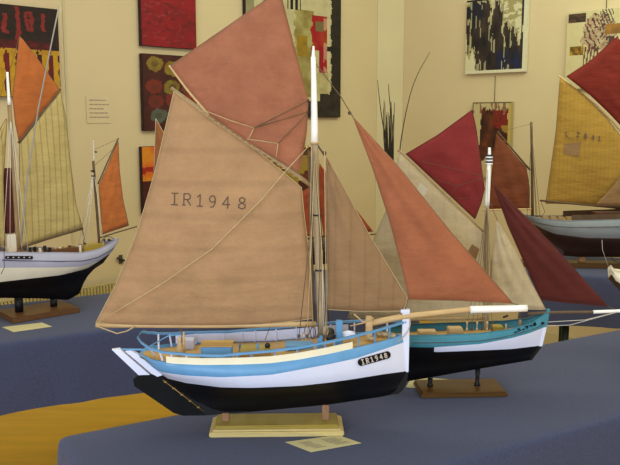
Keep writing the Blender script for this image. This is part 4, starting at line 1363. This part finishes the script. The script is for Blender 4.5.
def p_circ(u, v):
    n = fb(u * 14, v * 14, 21)
    c = mixc((52, 24, 22), (78, 30, 26), n)
    spots = [(.22, .13, (166, 150, 48)), (.55, .18, (172, 156, 44)), (.85, .14, (150, 136, 50)), (.20, .43, (140, 50, 32)), (.53, .43, (150, 146, 46)), (.86, .45, (146, 60, 36)),
             (.22, .62, (126, 42, 34)), (.53, .60, (142, 46, 36)), (.86, .62, (150, 60, 34)), (.27, .80, (92, 124, 108)), (.60, .82, (104, 120, 96)), (.9, .82, (130, 110, 60))]
    for (a, b, k) in spots:
        d = sqrt(((u - a) / .15) ** 2 + ((v - b) / .095) ** 2) + (fb(u * 12, v * 12, 23) - .5) * .5
        if d < 1: c = mixc(k, c, .25 + .35 * n)
        if d < .45: c = mixc(c, (60, 44, 30), .5 * fb(u * 30, v * 30, 25) + .15)
    return c

def p_orange(u, v):
    n = fb(u * 10, v * 14, 31)
    if v < .52:
        c = mixc((204, 150, 34), (200, 96, 30), fb(u * 4, v * 6, 32) * 1.6 - .3)
        if abs(v - .34 + (n - .5) * .1) < .05 or abs(u - .38 + (n - .5) * .15) < .06 and v > .2: c = (150, 36, 26)
        if (u - .45) ** 2 + (v - .16) ** 2 < .012: c = (176, 44, 30)
    else: c = mixc((84, 24, 30), (58, 26, 22), n)
    return c

def p_centre(u, v):
    x = 246 + u * 95; y = -14 + v * 131
    n = fb(u * 22, v * 28, 41); wob = (fb(v * 26, u * 6, 42) - .5) * 5
    c = mixc((196, 186, 146), (170, 158, 118), n)
    if x < 254: c = mixc((150, 140, 108), (120, 112, 84), n)
    if x > 330 + wob * .9 : c = mixc((30, 27, 24), (56, 48, 40), fb(u * 30, v * 40, 44) * .8)
    if x > 318 and y > 86 + 8 * vn(x * .5, 1, 47): c = mixc((30, 27, 24), (64, 52, 42), fb(u * 30, v * 40, 44))
    if y > 98 + 4 * vn(x * .5, 1, 48): c = mixc((30, 27, 24), (60, 50, 42), n)
    if 292 + wob < x < 312 and 8 < y < 96: 
        c = mixc((124, 108, 52), (170, 160, 106), fb(u * 10, v * 12, 43) * 1.5 - .3)
    if 294 < x < 305 and 34 < y < 54: c = mixc((160, 124, 24), (120, 98, 44), n)
    if 309 + wob < x < 326 and 12 < y < 48:
        c = mixc((150, 24, 30), (160, 116, 44), fb(u * 8, v * 9, 46) * 2 - .7)
    if 317 < x < 326 + wob * .3 and 44 < y < 70: c = mixc((160, 20, 34), (130, 20, 30), n)
    if 313 < x < 322 and 18 < y < 28: c = (110, 98, 64)
    if 322 < x < 331 and y > 14 and y < 90 and n > .45 and x < 329: c = mixc(c, (200, 186, 150), .6)
    if 314 < x < 328 and 70 < y < 92: c = mixc((150, 140, 92), (190, 176, 130), n)
    if 285 < x < 298 and y < 9 and (int(x / 2.4) % 2 == 0): c = (30, 26, 24)
    if 326 < x < 334 and 43 < y < 48: c = (30, 28, 26)
    if 262 < x < 272 and y < 30: c = (60, 54, 40)
    return c

def p_small(u, v):
    n = fb(u * 6, v * 10, 51)
    c = mixc((104, 32, 32), (84, 72, 44), n * 1.8 - .5)
    if .25 < fb(u * 3, v * 4, 52) < .42: c = (150, 124, 44)
    if u > .94: c = mixc(c, (120, 30, 36), .7)
    if u > .7 and n > .5: c = mixc(c, (58, 24, 22), .7)
    if .76 < u < .9 and .1 < v < .3 and n < .62: c = (150, 120, 50)
    return c

def p_bw(u, v):
    n = fb(u * 10, v * 5, 61); s1 = fb(u * 26, v * 7, 62)
    c = (202, 194, 156)
    f = fb(u * 5.5 + .3, v * 2.4, 63)
    dark = 0
    def blob(a, b, ra, rb): return 1 - sqrt(((u - a) / ra) ** 2 + ((v - b) / rb) ** 2)
    k = max(blob(.2, .3, .26, .42), blob(.35, .7, .20, .42), blob(.52, .75, .20, .48), blob(.52, .35, .10, .35), blob(.75, .8, .13, .5), blob(.9, .85, .16, .28)) + (s1 - .5) * 1.1
    if k > .12: c = mixc((30, 27, 28), (74, 58, 48), n * 1.6 - .4)
    elif k > -.08: c = mixc((120, 108, 70), c, n)
    if k > .12 and v > .7 and u > .55 and s1 > .45: c = mixc(c, (26, 36, 78), .7)
    if k > .12 and v < .25 and u < .3: c = mixc(c, (24, 30, 48), .6)
    if fb(u * 24, v * 3.2, 67) > .66 and k > .12: c = mixc(c, (186, 178, 140), .75)
    if .62 < u < .95 and v < .32 and fb(u * 12, v * 30, 66) > .5: c = mixc(c, (136, 124, 74), .7)
    if .92 < u < .955 and s1 > .35: c = (40, 38, 36)
    if u > .955 or v > .965: c = (206, 200, 170)
    if v < .03 and u < .35: c = (40, 36, 34)
    return c

def p_brown(u, v):
    n = fb(u * 8, v * 9, 71); s1 = fb(u * 20, v * 6, 72)
    c = mixc((178, 160, 114), (196, 178, 134), n)
    if v < .14 and s1 > .55: c = (130, 96, 70)
    d = max(abs(u - .56) / .36, abs(v - .42) / .32) + (s1 - .5) * .5
    if d < 1:
        c = mixc((52, 28, 20), (110, 56, 32), n * 1.7 - .4)
        if u > .55 and v < .34 and s1 > .4: c = (120, 34, 26)
        if u > .62 and v > .3 and n > .55: c = (150, 118, 50)
    if u > .93: c = (178, 156, 82)
    if u < .02 or v < .015: c = (90, 76, 52)
    return c

def p_patches(u, v):
    x = 566 + u * 90; y = 10 + v * 76
    n = fb(u * 16, v * 14, 81)
    c = mixc((198, 186, 142), (190, 176, 132), n)
    if 567 < x < 586 and 12 < y < 21: c = mixc((44, 36, 34), (104, 74, 50), fb(x * .3, y * .5, 82) * 1.4 - .3)
    if 570 < x < 585 and 44.5 < y < 53: c = mixc((170, 126, 34), (70, 54, 30), fb(x * .35, y * .4, 83) * 1.8 - .5)
    d = sqrt(((x - 600) / 16) ** 2 + ((y - 32) / 17) ** 2)
    if d < 1.1 + (n - .5) * .5:
        c = mixc((196, 184, 148), (140, 110, 84), fb(x * .3, y * .3, 84))
        ss = sin((x * .8 + y * (.9 if x > 600 else -.4)) * 1.5 + 9 * n)
        if ss > .45 and vn(x * .35, y * .35, 87) > .35: c = mixc((110, 40, 50), (70, 56, 46), vn(x * .2, y * .2, 86))
    if 600 < x < 614 and 8 < y < 30 and sin(x * 2.0 - y * .9) > .3 : c = (76, 66, 54)
    if 606 < x < 630 and 25 < y < 34: c = mixc((168, 120, 48), (100, 70, 46), n)
    if 585 < x < 600 and 45 < y < 70 and sin(x * 1.9 + y * .25) > .1: c = (96, 66, 50)
    if 604 < x < 640 and 36 < y < 44 and n > .5: c = (80, 56, 48)
    return c

painting('p', 'black canvas with red strokes over yellow strokes at the far left of the wall', 'L', -38, 59.5, 4.5, 97, p_left, 98, 96, side='canvas_dark')
painting('p', 'plain dark red canvas at the top of the left wall', 'L', 140.6, 196, -34, 47.5, p_red, 58, 84, side='canvas_dark')
painting('p', 'dark maroon canvas with yellow and green circles below the red canvas', 'L', 143, 197, 55, 130.5, p_circ, 58, 78, side='canvas_dark')
painting('p', 'small orange, yellow and maroon canvas below the canvas of circles', 'L', 142.5, 184, 146, 212, p_orange, 46, 66, side='canvas_dark')
painting('p', 'pale canvas with black right band and red patch behind the white topmast', 'L', 246, 341, -14, 117.5, p_centre, 100, 132, side='canvas_dark')
painting('p', 'small dark red and olive canvas peeping out left of the mast', 'L', 262, 313, 148, 226, p_small, 40, 60, side='canvas_dark')
painting('p', 'white canvas with black and brown vertical smears on the right wall', 'R', 465.8, 526.5, -3, 73, p_bw, 62, 78)
painting('p', 'beige canvas with dark brown centre hanging below the black and white one', 'R', 471.5, 510.5, 102, 178, p_brown, 42, 76, side='frame', wire=[0.03], wlen=.175)
painting('p', 'large pale canvas with small patches behind the maroon topsail at right', 'R', 566, 656, 8, 88, p_patches, 92, 78, wire=[-.07])

# notice on the left wall
P_, N_ = WL_P, WL_N
a = at_plane(86.5, 110, P_ + N_ * .003, N_); b = at_plane(110.5, 110, P_ + N_ * .003, N_); tpz = at_plane(98, 96.5, P_, N_).z; btz = at_plane(98, 123, P_, N_).z
c = (a + b) / 2; c.z = btz
t = thing('wall_notice', 'small pale paper notice with five printed lines on the left wall', 'notice', tuple(c), radians(45))
w = (b - a).to_2d().length; h = tpz - btz
mb = MB(); mb.box((0, 0, h / 2), (w, .002, h)); mb.build('sheet', M['wpaper'], t)
mb = MB(); rr = random.Random(2)
for k, ww in enumerate((.72, .84, .62, .78, .82)):
    z = h * (.86 - k * .16)
    x = -w * .38
    while x < -w * .38 + w * ww * .95:
        l = rr.uniform(.08, .2) * w; l = min(l, -w * .38 + w * ww * .95 - x + .002)
        mb.box((x + l / 2, -.0016, z), (l, .0008, h * .045)); x += l + w * .025
mb.build('printed_lines', M['mauve'], t)

q = at_plane(121.5, 259.5, WL_P + WL_N * .012, WL_N)
t = thing('wall_bracket', 'small dark metal bracket on the left wall beside the lower edge of the tan mainsail', 'bracket', tuple(q), radians(45))
mb = MB(); mb.box((0, .008, 0), (.022, .006, .05), bevel=.001); mb.build('mounting_plate', M['wire'], t)
mb = MB(); mb.tube([(-.03, -.002, .012), (0, -.006, 0), (.03, -.002, -.016)], .006, 8); mb.build('hook', M['iron'], t)

# ------------------------------------------------------------------ light
W = bpy.data.worlds.new('room_air'); SC.world = W; W.use_nodes = True
W.node_tree.nodes['Background'].inputs[0].default_value = (1.0, .96, .82, 1)
W.node_tree.nodes['Background'].inputs[1].default_value = .76
def area(name, loc, target, size, sizey, power, col):
    ld = bpy.data.lights.new(name, 'AREA'); ld.shape = 'RECTANGLE'; ld.size = size; ld.size_y = sizey; ld.energy = power; ld.color = col
    o = bpy.data.objects.new(name, ld); COL.objects.link(o); o.location = loc
    d = Vector(target) - Vector(loc); o.rotation_euler = d.to_track_quat('-Z', 'Y').to_euler()
    return o
area('daylight_window', (-1.0, -1.7, 1.45), (0.2, 2.2, 1.0), 2.6, 1.7, 90, (.72, .87, 1.10))
area('overhead_light', (1.5, 3.4, 2.95), (1.5, 4.8, 1.6), 1.8, .5, 30, (.88, 1.0, .66))  # added fill, not a known fitting: brightens the right wall and turns it greener
area('overhead_light', (-.3, 2.6, 2.95), (-.3, 2.9, 0), 2.2, .6, 14, (1.0, .92, .66))
area('overhead_light', (1.3, 1.2, 2.95), (1.2, 1.6, 0), 2.2, .6, 14, (.97, .97, .68))

SC.view_settings.view_transform = 'Standard'
SC.view_settings.look = 'None'
SC.view_settings.gamma = 1
SC.view_settings.exposure = 0.0
SC.view_settings.use_curve_mapping = False
